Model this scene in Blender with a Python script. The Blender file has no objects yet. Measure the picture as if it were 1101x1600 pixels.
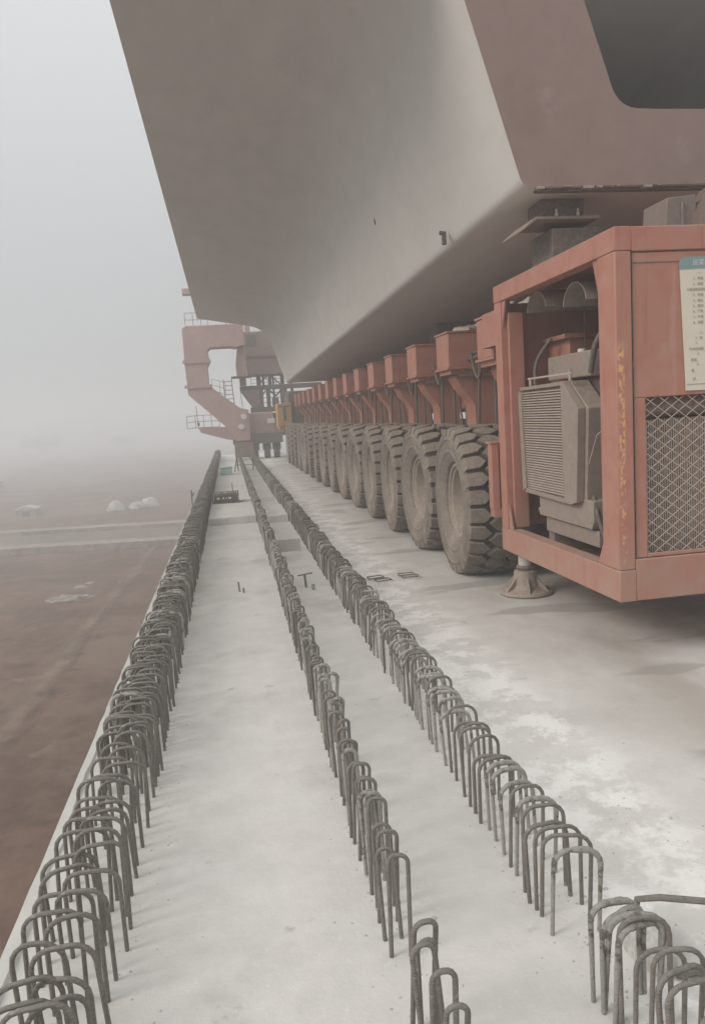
import bpy, bmesh, math, random
from mathutils import Vector, Matrix
rnd = random.Random(7)
R_ = math.radians
sc = bpy.context.scene
C = sc.collection

# ------------------------------------------------------------------ camera
CAM_H = 1.78
right = Vector((0.9850, -0.1604, -0.0620)); down = None
def make_camera():
    F, CX, CY = 1200.0, 550.5, 800.0
    vp = (355.0, 660.0); roll = R_(3.6)
    y = Vector(((vp[0]-CX)/F, (vp[1]-CY)/F, 1)).normalized()
    d = Vector((math.cos(roll), -math.sin(roll), 0))
    z = y.cross(d).normalized()
    if z.y > 0: z = -z
    x = y.cross(z)
    # rows: camera axes (right, down, forward) in world axes
    r = Vector((x.x, y.x, z.x)); dn = Vector((x.y, y.y, z.y)); fw = Vector((x.z, y.z, z.z))
    m = Matrix((r, -dn, -fw)).transposed().to_4x4()
    m.translation = Vector((0, 0, CAM_H))
    cd = bpy.data.cameras.new('camera'); co = bpy.data.objects.new('camera', cd)
    C.objects.link(co); co.matrix_world = m
    cd.sensor_fit = 'VERTICAL'; cd.sensor_height = 24.0; cd.lens = F/1600*24.0
    cd.clip_start = 0.05; cd.clip_end = 3000
    sc.camera = co
make_camera()

# ------------------------------------------------------------------ sky, sun, exposure
SUN_EL, SUN_AZ = R_(34), R_(252)          # azimuth clockwise from +Y: low on the left, a little behind the camera
w = bpy.data.worlds.new('World'); sc.world = w; w.use_nodes = True
nt = w.node_tree; nt.nodes.clear()
out = nt.nodes.new('ShaderNodeOutputWorld'); bg = nt.nodes.new('ShaderNodeBackground')
sky = nt.nodes.new('ShaderNodeTexSky'); sky.sky_type = 'NISHITA'; sky.sun_disc = False
sky.sun_elevation = SUN_EL; sky.sun_rotation = SUN_AZ; sky.dust_density = 6; sky.air_density = 1.0
hs = nt.nodes.new('ShaderNodeHueSaturation'); hs.inputs['Saturation'].default_value = 0.10
# overcast veil: the standard overcast sky, zenith brighter than the horizon
tc = nt.nodes.new('ShaderNodeTexCoord'); sx = nt.nodes.new('ShaderNodeSeparateXYZ')
mr = nt.nodes.new('ShaderNodeMapRange')
mr.inputs['From Min'].default_value = 0; mr.inputs['From Max'].default_value = 1
mr.inputs['To Min'].default_value = 6.6; mr.inputs['To Max'].default_value = 15.5
pw = nt.nodes.new('ShaderNodeMath'); pw.operation = 'POWER'; pw.inputs[1].default_value = 1.35; pw.use_clamp = True
cm = nt.nodes.new('ShaderNodeMix'); cm.data_type = 'RGBA'; cm.blend_type = 'MULTIPLY'; cm.inputs['Factor'].default_value = 1
cm.inputs['B'].default_value = (0.972, 1.0, 1.018, 1)
mx = nt.nodes.new('ShaderNodeMix'); mx.data_type = 'RGBA'; mx.inputs['Factor'].default_value = 0.88
L = nt.links.new
L(tc.outputs['Generated'], sx.inputs[0]); L(sx.outputs['Z'], pw.inputs[0]); L(pw.outputs[0], mr.inputs['Value'])
L(mr.outputs[0], cm.inputs['A'])
L(sky.outputs[0], hs.inputs['Color']); L(hs.outputs[0], mx.inputs['A']); L(cm.outputs['Result'], mx.inputs['B'])
L(mx.outputs['Result'], bg.inputs['Color']); bg.inputs['Strength'].default_value = 0.074
L(bg.outputs[0], out.inputs['Surface'])
sl = bpy.data.lights.new('sun', 'SUN'); sl.energy = 1.5; sl.angle = R_(22); sl.color = (1, 0.92, 0.82)
so = bpy.data.objects.new('sun', sl); C.objects.link(so)
dirv = Vector((math.sin(SUN_AZ)*math.cos(SUN_EL), math.cos(SUN_AZ)*math.cos(SUN_EL), math.sin(SUN_EL)))
so.rotation_euler = dirv.to_track_quat('Z', 'Y').to_euler(); so.location = dirv*60
sc.view_settings.view_transform = 'Standard'; sc.view_settings.look = 'None'
sc.view_settings.exposure = 0.22; sc.view_settings.gamma = 1
sc.render.engine = 'CYCLES'
sc.cycles.max_bounces = 10; sc.cycles.diffuse_bounces = 5; sc.cycles.volume_bounces = 4
sc.cycles.use_denoising = True; sc.cycles.caustics_reflective = False; sc.cycles.caustics_refractive = False
HAZE_DENSITY = 0.0102

# ------------------------------------------------------------------ materials
def mat(name, col, rough=0.85, var=0.25, scale=2.0, bump=0.15, bscale=30.0, dust=None, metal=0.0,
        spots=None, stretch=(1, 1, 1), world=False):
    """col: base; var: brightness mottling; dust=(colour, amount): settles on upward faces; spots=(colour, scale, threshold, soft)"""
    m = bpy.data.materials.new(name); m.use_nodes = True
    t = m.node_tree; N = t.nodes.new; K = t.links.new
    b = t.nodes['Principled BSDF']; b.inputs['Roughness'].default_value = rough; b.inputs['Metallic'].default_value = metal
    b.inputs['Specular IOR Level'].default_value = 0.25
    co = N('ShaderNodeTexCoord'); mp = N('ShaderNodeMapping'); mp.inputs['Scale'].default_value = stretch
    if world:
        ge = N('ShaderNodeNewGeometry'); K(ge.outputs['Position'], mp.inputs['Vector'])
    else:
        K(co.outputs['Object'], mp.inputs['Vector'])
    def noise(s, det=6, ro=0.6):
        n = N('ShaderNodeTexNoise'); n.inputs['Scale'].default_value = s; n.inputs['Detail'].default_value = det
        n.inputs['Roughness'].default_value = ro; K(mp.outputs[0], n.inputs['Vector']); return n
    n1 = noise(scale); n2 = noise(scale*6.3, 4)
    ad = N('ShaderNodeMath'); ad.operation = 'ADD'; K(n1.outputs['Fac'], ad.inputs[0]); K(n2.outputs['Fac'], ad.inputs[1])
    rg = N('ShaderNodeMapRange'); rg.inputs['From Min'].default_value = 0.65; rg.inputs['From Max'].default_value = 1.35
    rg.inputs['To Min'].default_value = 1-var; rg.inputs['To Max'].default_value = 1+var
    K(ad.outputs[0], rg.inputs['Value'])
    mu = N('ShaderNodeMix'); mu.data_type = 'RGBA'; mu.blend_type = 'MULTIPLY'; mu.inputs['Factor'].default_value = 1
    mu.inputs['A'].default_value = (*col, 1); K(rg.outputs[0], mu.inputs['B'])
    cur = mu.outputs['Result']
    def mixin(fac, c):
        nonlocal cur
        q = N('ShaderNodeMix'); q.data_type = 'RGBA'; K(fac, q.inputs['Factor']); K(cur, q.inputs['A'])
        q.inputs['B'].default_value = (*c, 1); cur = q.outputs['Result']
    for sp in (spots or []):
        n = noise(sp[1], 7, 0.65); r = N('ShaderNodeMapRange'); r.interpolation_type = 'SMOOTHSTEP'
        r.inputs['From Min'].default_value = sp[2]; r.inputs['From Max'].default_value = sp[2]+sp[3]
        r.inputs['To Max'].default_value = sp[4] if len(sp) > 4 else 1.0
        K(n.outputs['Fac'], r.inputs['Value']); mixin(r.outputs[0], sp[0])
    if dust:
        ge2 = N('ShaderNodeNewGeometry'); sz = N('ShaderNodeSeparateXYZ'); K(ge2.outputs['Normal'], sz.inputs[0])
        r = N('ShaderNodeMapRange'); r.inputs['From Min'].default_value = -0.2; r.inputs['From Max'].default_value = 0.9
        r.inputs['To Min'].default_value = dust[1]*0.35; r.inputs['To Max'].default_value = dust[1]
        K(sz.outputs['Z'], r.inputs['Value'])
        ml = N('ShaderNodeMath'); ml.operation = 'MULTIPLY'; K(r.outputs[0], ml.inputs[0])
        r2 = N('ShaderNodeMapRange'); r2.inputs['From Min'].default_value = 0.3; r2.inputs['From Max'].default_value = 0.7
        r2.inputs['To Min'].default_value = 0.4; r2.inputs['To Max'].default_value = 1.3
        K(n2.outputs['Fac'], r2.inputs['Value']); K(r2.outputs[0], ml.inputs[1]); ml.use_clamp = True
        mixin(ml.outputs[0], dust[0])
    K(cur, b.inputs['Base Color'])
    if bump:
        n = noise(bscale, 8, 0.7); bp = N('ShaderNodeBump'); bp.inputs['Strength'].default_value = bump
        bp.inputs['Distance'].default_value = 0.02; K(n.outputs['Fac'], bp.inputs['Height']); K(bp.outputs[0], b.inputs['Normal'])
    return m

DUST = (0.42, 0.345, 0.28)
M = {}
M['deck'] = mat('deck_concrete', (0.60, 0.578, 0.545), 0.9, 0.10, 0.9, 0.25, 35, spots=[
    ((0.44, 0.42, 0.385), 0.8, 0.52, 0.16, 0.75), ((0.25, 0.245, 0.225), 2.1, 0.67, 0.07, 0.7), ((0.62, 0.61, 0.59), 2.3, 0.55, 0.12, 0.7), ((0.33, 0.315, 0.285), 3.1, 0.63, 0.09, 0.65),
    ((0.30, 0.285, 0.26), 9.0, 0.69, 0.05, 0.6), ((0.66, 0.65, 0.63), 31.0, 0.60, 0.08, 0.5), ((0.27, 0.255, 0.235), 45.0, 0.70, 0.04, 0.6)], world=True)
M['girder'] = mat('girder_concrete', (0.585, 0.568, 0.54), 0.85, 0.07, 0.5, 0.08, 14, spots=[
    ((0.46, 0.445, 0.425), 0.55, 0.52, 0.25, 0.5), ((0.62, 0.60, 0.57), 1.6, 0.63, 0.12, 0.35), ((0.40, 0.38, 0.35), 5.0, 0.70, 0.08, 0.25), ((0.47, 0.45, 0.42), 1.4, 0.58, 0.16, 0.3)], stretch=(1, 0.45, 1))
M['girder_end_veiled'] = mat('girder_end_concrete_veiled', (0.275, 0.195, 0.175), 0.88, 0.08, 0.8, 0.15, 18, spots=[((0.225, 0.15, 0.135), 1.1, 0.52, 0.2, 0.6), ((0.34, 0.28, 0.255), 2.5, 0.60, 0.12, 0.4)])  # pink veiling light and the end's shade painted into the concrete colour
M['soil'] = mat('soil', (0.145, 0.086, 0.058), 0.95, 0.5, 0.3, 0.8, 3.0, spots=[
    ((0.205, 0.145, 0.107), 0.07, 0.50, 0.10, 0.8), ((0.185, 0.127, 0.093), 0.35, 0.54, 0.10, 0.7), ((0.10, 0.066, 0.045), 0.09, 0.58, 0.1, 0.6), ((0.25, 0.18, 0.13), 0.9, 0.60, 0.08, 0.6), ((0.06, 0.047, 0.036), 1.5, 0.58, 0.10, 0.7)], world=True)
M['track'] = mat('track_dirt', (0.235, 0.165, 0.12), 0.95, 0.35, 0.3, 0.4, 3.0, world=True)
def wear(m):
    t = m.node_tree; N = t.nodes.new; b = t.nodes['Principled BSDF']; o = t.nodes['Material Output']
    at = N('ShaderNodeAttribute'); at.attribute_name = 'worn'; nz = N('ShaderNodeTexNoise'); nz.inputs['Scale'].default_value = 0.8; nz.inputs['Detail'].default_value = 8; nz.inputs['Roughness'].default_value = .7
    ge = N('ShaderNodeNewGeometry'); t.links.new(ge.outputs['Position'], nz.inputs['Vector'])
    ad = N('ShaderNodeMath'); ad.operation = 'ADD'; t.links.new(at.outputs['Fac'], ad.inputs[0]); t.links.new(nz.outputs['Fac'], ad.inputs[1])
    rg = N('ShaderNodeMapRange'); rg.interpolation_type = 'SMOOTHSTEP'; rg.inputs['From Min'].default_value = .75; rg.inputs['From Max'].default_value = 1.65; rg.inputs['To Max'].default_value = .85; t.links.new(ad.outputs[0], rg.inputs['Value'])
    tr = N('ShaderNodeBsdfTransparent'); mx = N('ShaderNodeMixShader'); t.links.new(rg.outputs[0], mx.inputs[0]); t.links.new(tr.outputs[0], mx.inputs[1]); t.links.new(b.outputs[0], mx.inputs[2]); t.links.new(mx.outputs[0], o.inputs['Surface'])
wear(M['track'])
M['asphalt'] = mat('road_surface', (0.19, 0.152, 0.125), 0.9, 0.2, 0.2, 0.2, 6, world=True)
M['kerbw'] = mat('kerb_concrete', (0.30, 0.25, 0.205), 0.9, 0.45, 0.4, 0.2, 5, world=True)
M['steel'] = mat('rebar_steel', (0.195, 0.178, 0.158), 0.75, 0.3, 14, 0.35, 160, spots=[((0.20, 0.13, 0.09), 9, 0.58, 0.1, 0.6), ((0.34, 0.32, 0.29), 22, 0.62, 0.06, 0.6)])
M['coated'] = mat('mortar_coated_steel', (0.42, 0.40, 0.365), 0.95, 0.25, 22, 0.9, 90, spots=[((0.19, 0.165, 0.14), 16, 0.54, 0.06, 0.9)])
RED = (0.385, 0.135, 0.095)
M['red'] = mat('red_paint', RED, 0.6, 0.06, 0.8, 0.05, 20, dust=(DUST, 0.55), spots=[((0.38, 0.18, 0.135), 0.9, 0.52, 0.25, 0.3), ((0.36, 0.27, 0.22), 5.0, 0.62, 0.12, 0.4), ((0.17, 0.07, 0.05), 9, 0.70, 0.04, 0.6)])
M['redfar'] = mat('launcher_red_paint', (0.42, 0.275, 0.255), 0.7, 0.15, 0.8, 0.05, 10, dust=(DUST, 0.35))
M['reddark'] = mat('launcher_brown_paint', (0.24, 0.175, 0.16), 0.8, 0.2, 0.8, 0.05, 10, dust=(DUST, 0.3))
M['dark'] = mat('dark_greasy_steel', (0.10, 0.085, 0.075), 0.7, 0.3, 4, 0.2, 30, dust=(DUST, 0.4))
M['grey'] = mat('grey_sheet_metal', (0.245, 0.195, 0.165), 0.6, 0.12, 3, 0.08, 30, dust=(DUST, 0.5))
M['fin'] = mat('radiator_fin_metal', (0.40, 0.33, 0.28), 0.6, 0.2, 8, 0, 30, dust=(DUST, 0.4))
M['wire'] = mat('galvanised_wire', (0.50, 0.39, 0.325), 0.55, 0.15, 6, 0, 30)
M['tyre'] = mat('dusty_rubber', (0.145, 0.125, 0.108), 0.95, 0.22, 5, 0.35, 60, dust=(DUST, 0.5), spots=[((0.29, 0.243, 0.202), 2.2, 0.50, 0.16, 0.65)])
M['groove'] = mat('tyre_groove_rubber', (0.06, 0.052, 0.046), 0.95, 0.2, 5, 0.2, 60)
M['rim'] = mat('dusty_rim', (0.25, 0.213, 0.18), 0.8, 0.2, 5, 0.15, 40, dust=(DUST, 0.6))
M['paper'] = mat('notice_paper', (0.66, 0.60, 0.50), 0.7, 0.05, 2, 0.03, 10)
M['teal'] = mat('notice_header', (0.20, 0.30, 0.29), 0.6, 0.05, 2, 0, 10)
M['ink'] = mat('notice_ink', (0.36, 0.325, 0.28), 0.8, 0.05, 2, 0, 10)
M['white'] = mat('white_plastic', (0.66, 0.63, 0.59), 0.7, 0.12, 5, 0.1, 30)
M['rag'] = mat('pale_cloth', (0.44, 0.40, 0.35), 0.95, 0.2, 8, 0.4, 40)
M['boxgrey'] = mat('dull_box_metal', (0.20, 0.165, 0.145), 0.75, 0.15, 3, 0.1, 20)
M['tarp'] = mat('brown_tarp', (0.15, 0.11, 0.09), 0.9, 0.2, 5, 0.3, 20)
M['yellow'] = mat('yellow_paint', (0.50, 0.29, 0.09), 0.6, 0.12, 2, 0.05, 20, dust=(DUST, 0.4))
M['mint'] = mat('mint_plastic', (0.36, 0.50, 0.45), 0.6, 0.15, 4, 0.05, 20)
M['hose'] = mat('black_hose', (0.075, 0.065, 0.058), 0.7, 0.2, 8, 0.1, 30, dust=(DUST, 0.4))
M['chrome'] = mat('bright_steel', (0.50, 0.46, 0.42), 0.4, 0.1, 5, 0, 30)
M['wood'] = mat('weathered_board', (0.30, 0.245, 0.215), 0.9, 0.25, 3, 0.2, 30)
M['crumb'] = mat('mortar_crumb', (0.46, 0.445, 0.415), 0.95, 0.3, 12, 0, 30)
M['bag'] = mat('white_woven_bag', (0.46, 0.43, 0.39), 0.9, 0.15, 2, 0.3, 10)
M['rubble'] = mat('rubble_concrete', (0.33, 0.285, 0.25), 0.95, 0.25, 3, 0.4, 10)
M['leaf'] = mat('tree_foliage', (0.055, 0.065, 0.04), 0.8, 0.4, 0.6, 0, 10)
M['bark'] = mat('tree_bark', (0.09, 0.07, 0.055), 0.9, 0.3, 4, 0.3, 20)

def ribs(m):
    t = m.node_tree; N = t.nodes.new; b = t.nodes['Principled BSDF']; co = N('ShaderNodeTexCoord'); wv = N('ShaderNodeTexWave')
    wv.wave_type = 'BANDS'; wv.bands_direction = 'Z'; wv.inputs['Scale'].default_value = 34; wv.inputs['Distortion'].default_value = 1.5; t.links.new(co.outputs['Object'], wv.inputs['Vector'])
    old = b.inputs['Normal'].links[0].from_socket; bp = N('ShaderNodeBump'); bp.inputs['Strength'].default_value = 0.45; bp.inputs['Distance'].default_value = 0.0025
    t.links.new(wv.outputs['Fac'], bp.inputs['Height']); t.links.new(old, bp.inputs['Normal']); t.links.new(bp.outputs[0], b.inputs['Normal'])
ribs(M['steel'])
def chalk_dust_and_shade():
    t = M['deck'].node_tree; N = t.nodes.new; Kk = t.links.new; b = t.nodes['Principled BSDF']; old = b.inputs['Base Color'].links[0].from_socket
    ge = N('ShaderNodeNewGeometry'); sp = N('ShaderNodeSeparateXYZ'); Kk(ge.outputs['Position'], sp.inputs[0])
    nz = N('ShaderNodeTexNoise'); nz.inputs['Scale'].default_value = 3.2; nz.inputs['Detail'].default_value = 9; nz.inputs['Roughness'].default_value = 0.7; Kk(ge.outputs['Position'], nz.inputs['Vector'])
    def rg(s, a, c, lo=0, hi=1):
        q = N('ShaderNodeMapRange'); q.interpolation_type = 'SMOOTHSTEP'
        for n_, v in (('From Min', a), ('From Max', c), ('To Min', lo), ('To Max', hi)): q.inputs[n_].default_value = v
        Kk(s, q.inputs['Value']); return q.outputs[0]
    def ml(a, c):
        q = N('ShaderNodeMath'); q.operation = 'MULTIPLY'; Kk(a, q.inputs[0]); Kk(c, q.inputs[1]); return q.outputs[0]
    m_ = ml(ml(rg(sp.outputs['X'], 0.95, 1.25), rg(sp.outputs['X'], 1.6, 1.9, 1, 0.2)), rg(nz.outputs['Fac'], 0.45, 0.56))
    q = N('ShaderNodeMix'); q.data_type = 'RGBA'; Kk(m_, q.inputs['Factor']); Kk(old, q.inputs['A']); q.inputs['B'].default_value = (0.76, 0.745, 0.715, 1)
    # brown dust tracked along the wheel lane with the cabinet's shade painted in, patchy and thinning out towards the rebar
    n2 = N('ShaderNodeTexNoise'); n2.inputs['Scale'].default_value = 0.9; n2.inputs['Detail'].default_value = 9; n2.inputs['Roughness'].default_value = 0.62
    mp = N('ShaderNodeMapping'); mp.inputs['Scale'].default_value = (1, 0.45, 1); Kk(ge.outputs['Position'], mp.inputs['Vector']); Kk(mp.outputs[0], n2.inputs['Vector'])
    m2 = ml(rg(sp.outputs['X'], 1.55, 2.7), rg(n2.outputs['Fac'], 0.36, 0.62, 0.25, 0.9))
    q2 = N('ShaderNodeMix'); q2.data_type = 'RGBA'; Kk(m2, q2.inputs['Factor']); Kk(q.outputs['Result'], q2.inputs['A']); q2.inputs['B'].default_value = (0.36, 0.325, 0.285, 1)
    # damp patches at the right
    n3 = N('ShaderNodeTexNoise'); n3.inputs['Scale'].default_value = 1.15; n3.inputs['Detail'].default_value = 5
    mp3 = N('ShaderNodeMapping'); mp3.inputs['Scale'].default_value = (0.5, 1.5, 1); mp3.inputs['Location'].default_value = (3.1, 1.7, 0); Kk(ge.outputs['Position'], mp3.inputs['Vector']); Kk(mp3.outputs[0], n3.inputs['Vector'])
    m3 = ml(rg(sp.outputs['X'], 1.5, 2.0), rg(n3.outputs['Fac'], 0.56, 0.62, 0, 0.55))
    q3 = N('ShaderNodeMix'); q3.data_type = 'RGBA'; Kk(m3, q3.inputs['Factor']); Kk(q2.outputs['Result'], q3.inputs['A']); q3.inputs['B'].default_value = (0.27, 0.255, 0.225, 1)
    Kk(q3.outputs['Result'], b.inputs['Base Color'])
chalk_dust_and_shade()
def grime():
    t = M['red'].node_tree; N = t.nodes.new; Kk = t.links.new; b = t.nodes['Principled BSDF']; old = b.inputs['Base Color'].links[0].from_socket
    ge = N('ShaderNodeNewGeometry'); sp = N('ShaderNodeSeparateXYZ'); Kk(ge.outputs['Position'], sp.inputs[0])
    def nz(scale, st, det=8):
        n = N('ShaderNodeTexNoise'); n.inputs['Scale'].default_value = scale; n.inputs['Detail'].default_value = det; n.inputs['Roughness'].default_value = .65
        mp = N('ShaderNodeMapping'); mp.inputs['Scale'].default_value = st; Kk(ge.outputs['Position'], mp.inputs['Vector']); Kk(mp.outputs[0], n.inputs['Vector']); return n.outputs['Fac']
    def rg(s, a, c, lo=0, hi=1):
        q = N('ShaderNodeMapRange'); q.interpolation_type = 'SMOOTHSTEP'
        for n_, v in (('From Min', a), ('From Max', c), ('To Min', lo), ('To Max', hi)): q.inputs[n_].default_value = v
        Kk(s, q.inputs['Value']); return q.outputs[0]
    def mixc(f, col, src):
        q = N('ShaderNodeMix'); q.data_type = 'RGBA'; Kk(f, q.inputs['Factor']); Kk(src, q.inputs['A']); q.inputs['B'].default_value = (*col, 1); return q.outputs['Result']
    c = mixc(rg(nz(1.0, (16, 16, .8)), .56, .70, 0, .40), (0.20, 0.085, 0.058), old)          # run marks
    c = mixc(rg(nz(1.0, (9, 9, .6)), .58, .72, 0, .35), (0.46, 0.31, 0.25), c)                  # chalky runs
    ml = N('ShaderNodeMath'); ml.operation = 'MULTIPLY'; Kk(rg(sp.outputs['Z'], .40, 1.0, 1, 0), ml.inputs[0]); Kk(rg(nz(5, (1, 1, 1)), .35, .65, .2, .75), ml.inputs[1])
    c = mixc(ml.outputs[0], (0.36, 0.25, 0.195), c)                                              # splashed mud low down
    c = mixc(rg(nz(14, (1, 1, 1)), .685, .72, 0, .8), (0.11, 0.06, 0.045), c)                    # chips gone to rust
    Kk(c, b.inputs['Base Color'])
grime()
def worn_post():
    """the red paint with a ragged run of orange primer showing down the front corner"""
    m = M['red'].copy(); m.name = 'red_paint_with_chipped_edge'
    t = m.node_tree; N = t.nodes.new; K = t.links.new
    b = t.nodes['Principled BSDF']; old = b.inputs['Base Color'].links[0].from_socket
    ge = N('ShaderNodeNewGeometry'); sp = N('ShaderNodeSeparateXYZ'); K(ge.outputs['Position'], sp.inputs[0])
    def rng(sock, a, c, lo=0, hi=1):
        r = N('ShaderNodeMapRange'); r.interpolation_type = 'SMOOTHSTEP'; r.inputs['From Min'].default_value = a
        r.inputs['From Max'].default_value = c; r.inputs['To Min'].default_value = lo; r.inputs['To Max'].default_value = hi
        K(sock, r.inputs['Value']); return r.outputs[0]
    def math_(op, a, c):
        q = N('ShaderNodeMath'); q.operation = op
        for i, s in enumerate((a, c)):
            if isinstance(s, (int, float)): q.inputs[i].default_value = s
            else: K(s, q.inputs[i])
        return q.outputs[0]
    nz = N('ShaderNodeTexNoise'); nz.inputs['Scale'].default_value = 26; nz.inputs['Detail'].default_value = 8; nz.inputs['Roughness'].default_value = 0.75
    mp = N('ShaderNodeMapping'); mp.inputs['Scale'].default_value = (1.3, 1.3, 0.7); K(ge.outputs['Position'], mp.inputs['Vector']); K(mp.outputs[0], nz.inputs['Vector'])
    nw = N('ShaderNodeTexNoise'); nw.inputs['Scale'].default_value = 4; K(ge.outputs['Position'], nw.inputs['Vector'])
    xs = math_('ADD', sp.outputs['X'], math_('MULTIPLY', math_('SUBTRACT', nw.outputs['Fac'], 0.5), 0.03))
    band = math_('MULTIPLY', rng(xs, 2.508, 2.523), rng(xs, 2.548, 2.566, 1, 0))
    zz = math_('MULTIPLY', rng(sp.outputs['Z'], 0.64, 0.75), rng(sp.outputs['Z'], 2.08, 2.16, 1, 0))
    zfade = rng(sp.outputs['Z'], 0.8, 1.7, 0.0, 0.05)
    f = rng(math_('ADD', nz.outputs['Fac'], zfade), 0.535, 0.575)
    f = math_('MULTIPLY', math_('MULTIPLY', band, zz), f)
    q = N('ShaderNodeMix'); q.data_type = 'RGBA'; K(f, q.inputs['Factor']); K(old, q.inputs['A'])
    q.inputs['B'].default_value = (0.66, 0.36, 0.17, 1); K(q.outputs['Result'], b.inputs['Base Color'])
    return m
M['worn'] = worn_post()

# ------------------------------------------------------------------ mesh helpers
class MB:
    def __init__(s): s.v = []; s.f = []; s.mi = []; s.cur = 0
    def add(s, vs, fs):
        o = len(s.v); s.v += [tuple(p) for p in vs]; s.f += [tuple(i+o for i in f) for f in fs]; s.mi += [s.cur]*len(fs); return s
    def box(s, x0, x1, y0, y1, z0, z1):
        vs = [(x, y, z) for z in (z0, z1) for y in (y0, y1) for x in (x0, x1)]
        return s.add(vs, [(0, 2, 3, 1), (4, 5, 7, 6), (0, 1, 5, 4), (2, 6, 7, 3), (0, 4, 6, 2), (1, 3, 7, 5)])
    def obox(s, c, ax, ay, az):
        """box by centre and three half vectors"""
        c, ax, ay, az = map(Vector, (c, ax, ay, az))
        vs = [c+i*ax+j*ay+k*az for k in (-1, 1) for j in (-1, 1) for i in (-1, 1)]
        return s.add(vs, [(0, 2, 3, 1), (4, 5, 7, 6), (0, 1, 5, 4), (2, 6, 7, 3), (0, 4, 6, 2), (1, 3, 7, 5)])
    def prism(s, poly, axis, a, b):
        def P(u, v, t): return {'x': (t, u, v), 'y': (u, t, v), 'z': (u, v, t)}[axis]
        n = len(poly); vs = [P(u, v, a) for u, v in poly]+[P(u, v, b) for u, v in poly]
        fs = [tuple(range(n)), tuple(range(2*n-1, n-1, -1))]+[(i, i+n, (i+1) % n+n, (i+1) % n) for i in range(n)]
        return s.add(vs, fs)
    def tube(s, path, r, n=8, cap=True):
        path = [Vector(p) for p in path]; vs = []; fs = []; up = None
        rr = r if isinstance(r, (list, tuple)) else [r]*len(path)
        for i, p in enumerate(path):
            d = (path[min(i+1, len(path)-1)]-path[max(i-1, 0)]).normalized()
            if up is None:
                up = d.orthogonal().normalized()
            up = (up-d*up.dot(d)).normalized(); sd = d.cross(up)
            vs += [p+rr[i]*(math.cos(2*math.pi*k/n)*up+math.sin(2*math.pi*k/n)*sd) for k in range(n)]
        for i in range(len(path)-1):
            for k in range(n):
                fs.append((i*n+k, i*n+(k+1) % n, (i+1)*n+(k+1) % n, (i+1)*n+k))
        if cap: fs += [tuple(range(n-1, -1, -1)), tuple((len(path)-1)*n+k for k in range(n))]
        return s.add(vs, fs)
    def lathe(s, prof, n, axis='x', c=(0, 0, 0)):
        """prof: (along axis, radius)"""
        vs = []; fs = []; m = len(prof)
        for k in range(n):
            a = 2*math.pi*k/n
            for t, r in prof:
                u, v = r*math.cos(a), r*math.sin(a)
                p = {'x': (t, u, v), 'y': (u, t, v), 'z': (u, v, t)}[axis]
                vs.append((p[0]+c[0], p[1]+c[1], p[2]+c[2]))
        for k in range(n):
            for i in range(m-1):
                fs.append((k*m+i, k*m+i+1, ((k+1) % n)*m+i+1, ((k+1) % n)*m+i))
        return s.add(vs, fs)
    def mesh(s, name, mats, off=(0, 0, 0), smooth=35, merge=False):
        me = bpy.data.meshes.new(name)
        me.from_pydata([(p[0]-off[0], p[1]-off[1], p[2]-off[2]) for p in s.v], [], s.f)
        for k in (mats if isinstance(mats, (list, tuple)) else [mats]): me.materials.append(M[k])
        me.polygons.foreach_set('material_index', s.mi)
        bm = bmesh.new(); bm.from_mesh(me)
        if merge: bmesh.ops.remove_doubles(bm, verts=bm.verts, dist=1e-5)
        bmesh.ops.recalc_face_normals(bm, faces=bm.faces); bm.to_mesh(me); bm.free()
        if smooth:
            me.shade_smooth(); me.set_sharp_from_angle(angle=R_(smooth))
        return me
def link(name, data, parent=None, loc=(0, 0, 0), rot=(0, 0, 0)):
    o = bpy.data.objects.new(name, data); C.objects.link(o); o.parent = parent; o.location = loc; o.rotation_euler = rot; return o
def root_of(o):
    while o.parent: o = o.parent
    return o
def part(mb, name, mats, parent, bevel=0, smooth=35, label=None, off=None, merge=False):
    """a mesh given in world coordinates, as a child of parent (whose root stands unrotated at its base)"""
    o = link(name, mb.mesh(name, mats, parent.matrix_basis.translation if parent.parent is None else root_of(parent).location, smooth, merge), parent)
    if bevel:
        b = o.modifiers.new('bevel', 'BEVEL'); b.width = bevel; b.segments = 2; b.limit_method = 'ANGLE'
    if label: o['label'] = label
    return o
def thing(name, label, cat, loc=(0, 0, 0), group=None):
    o = link(name, None, None, loc); o['label'] = label; o['category'] = cat
    if group: o['group'] = group
    return o
def single(mb, name, mats, label, cat, loc, group=None, bevel=0, smooth=35):
    o = link(name, mb.mesh(name, mats, loc, smooth), None, loc); o['label'] = label; o['category'] = cat
    if group: o['group'] = group
    if bevel:
        b = o.modifiers.new('bevel', 'BEVEL'); b.width = bevel; b.segments = 2; b.limit_method = 'ANGLE'
    return o
def struct(mb, name, mats, parent=None, bevel=0, smooth=35):
    o = link(name, mb.mesh(name, mats, (0, 0, 0), smooth), parent)
    if parent is None: o['kind'] = 'structure'
    if bevel:
        b = o.modifiers.new('bevel', 'BEVEL'); b.width = bevel; b.segments = 2; b.limit_method = 'ANGLE'
    return o
def bez(p0, p1, p2, n):
    return [((1-t)**2*p0[0]+2*t*(1-t)*p1[0]+t*t*p2[0], (1-t)**2*p0[1]+2*t*(1-t)*p1[1]+t*t*p2[1]) for t in [i/n for i in range(n+1)]]

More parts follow.
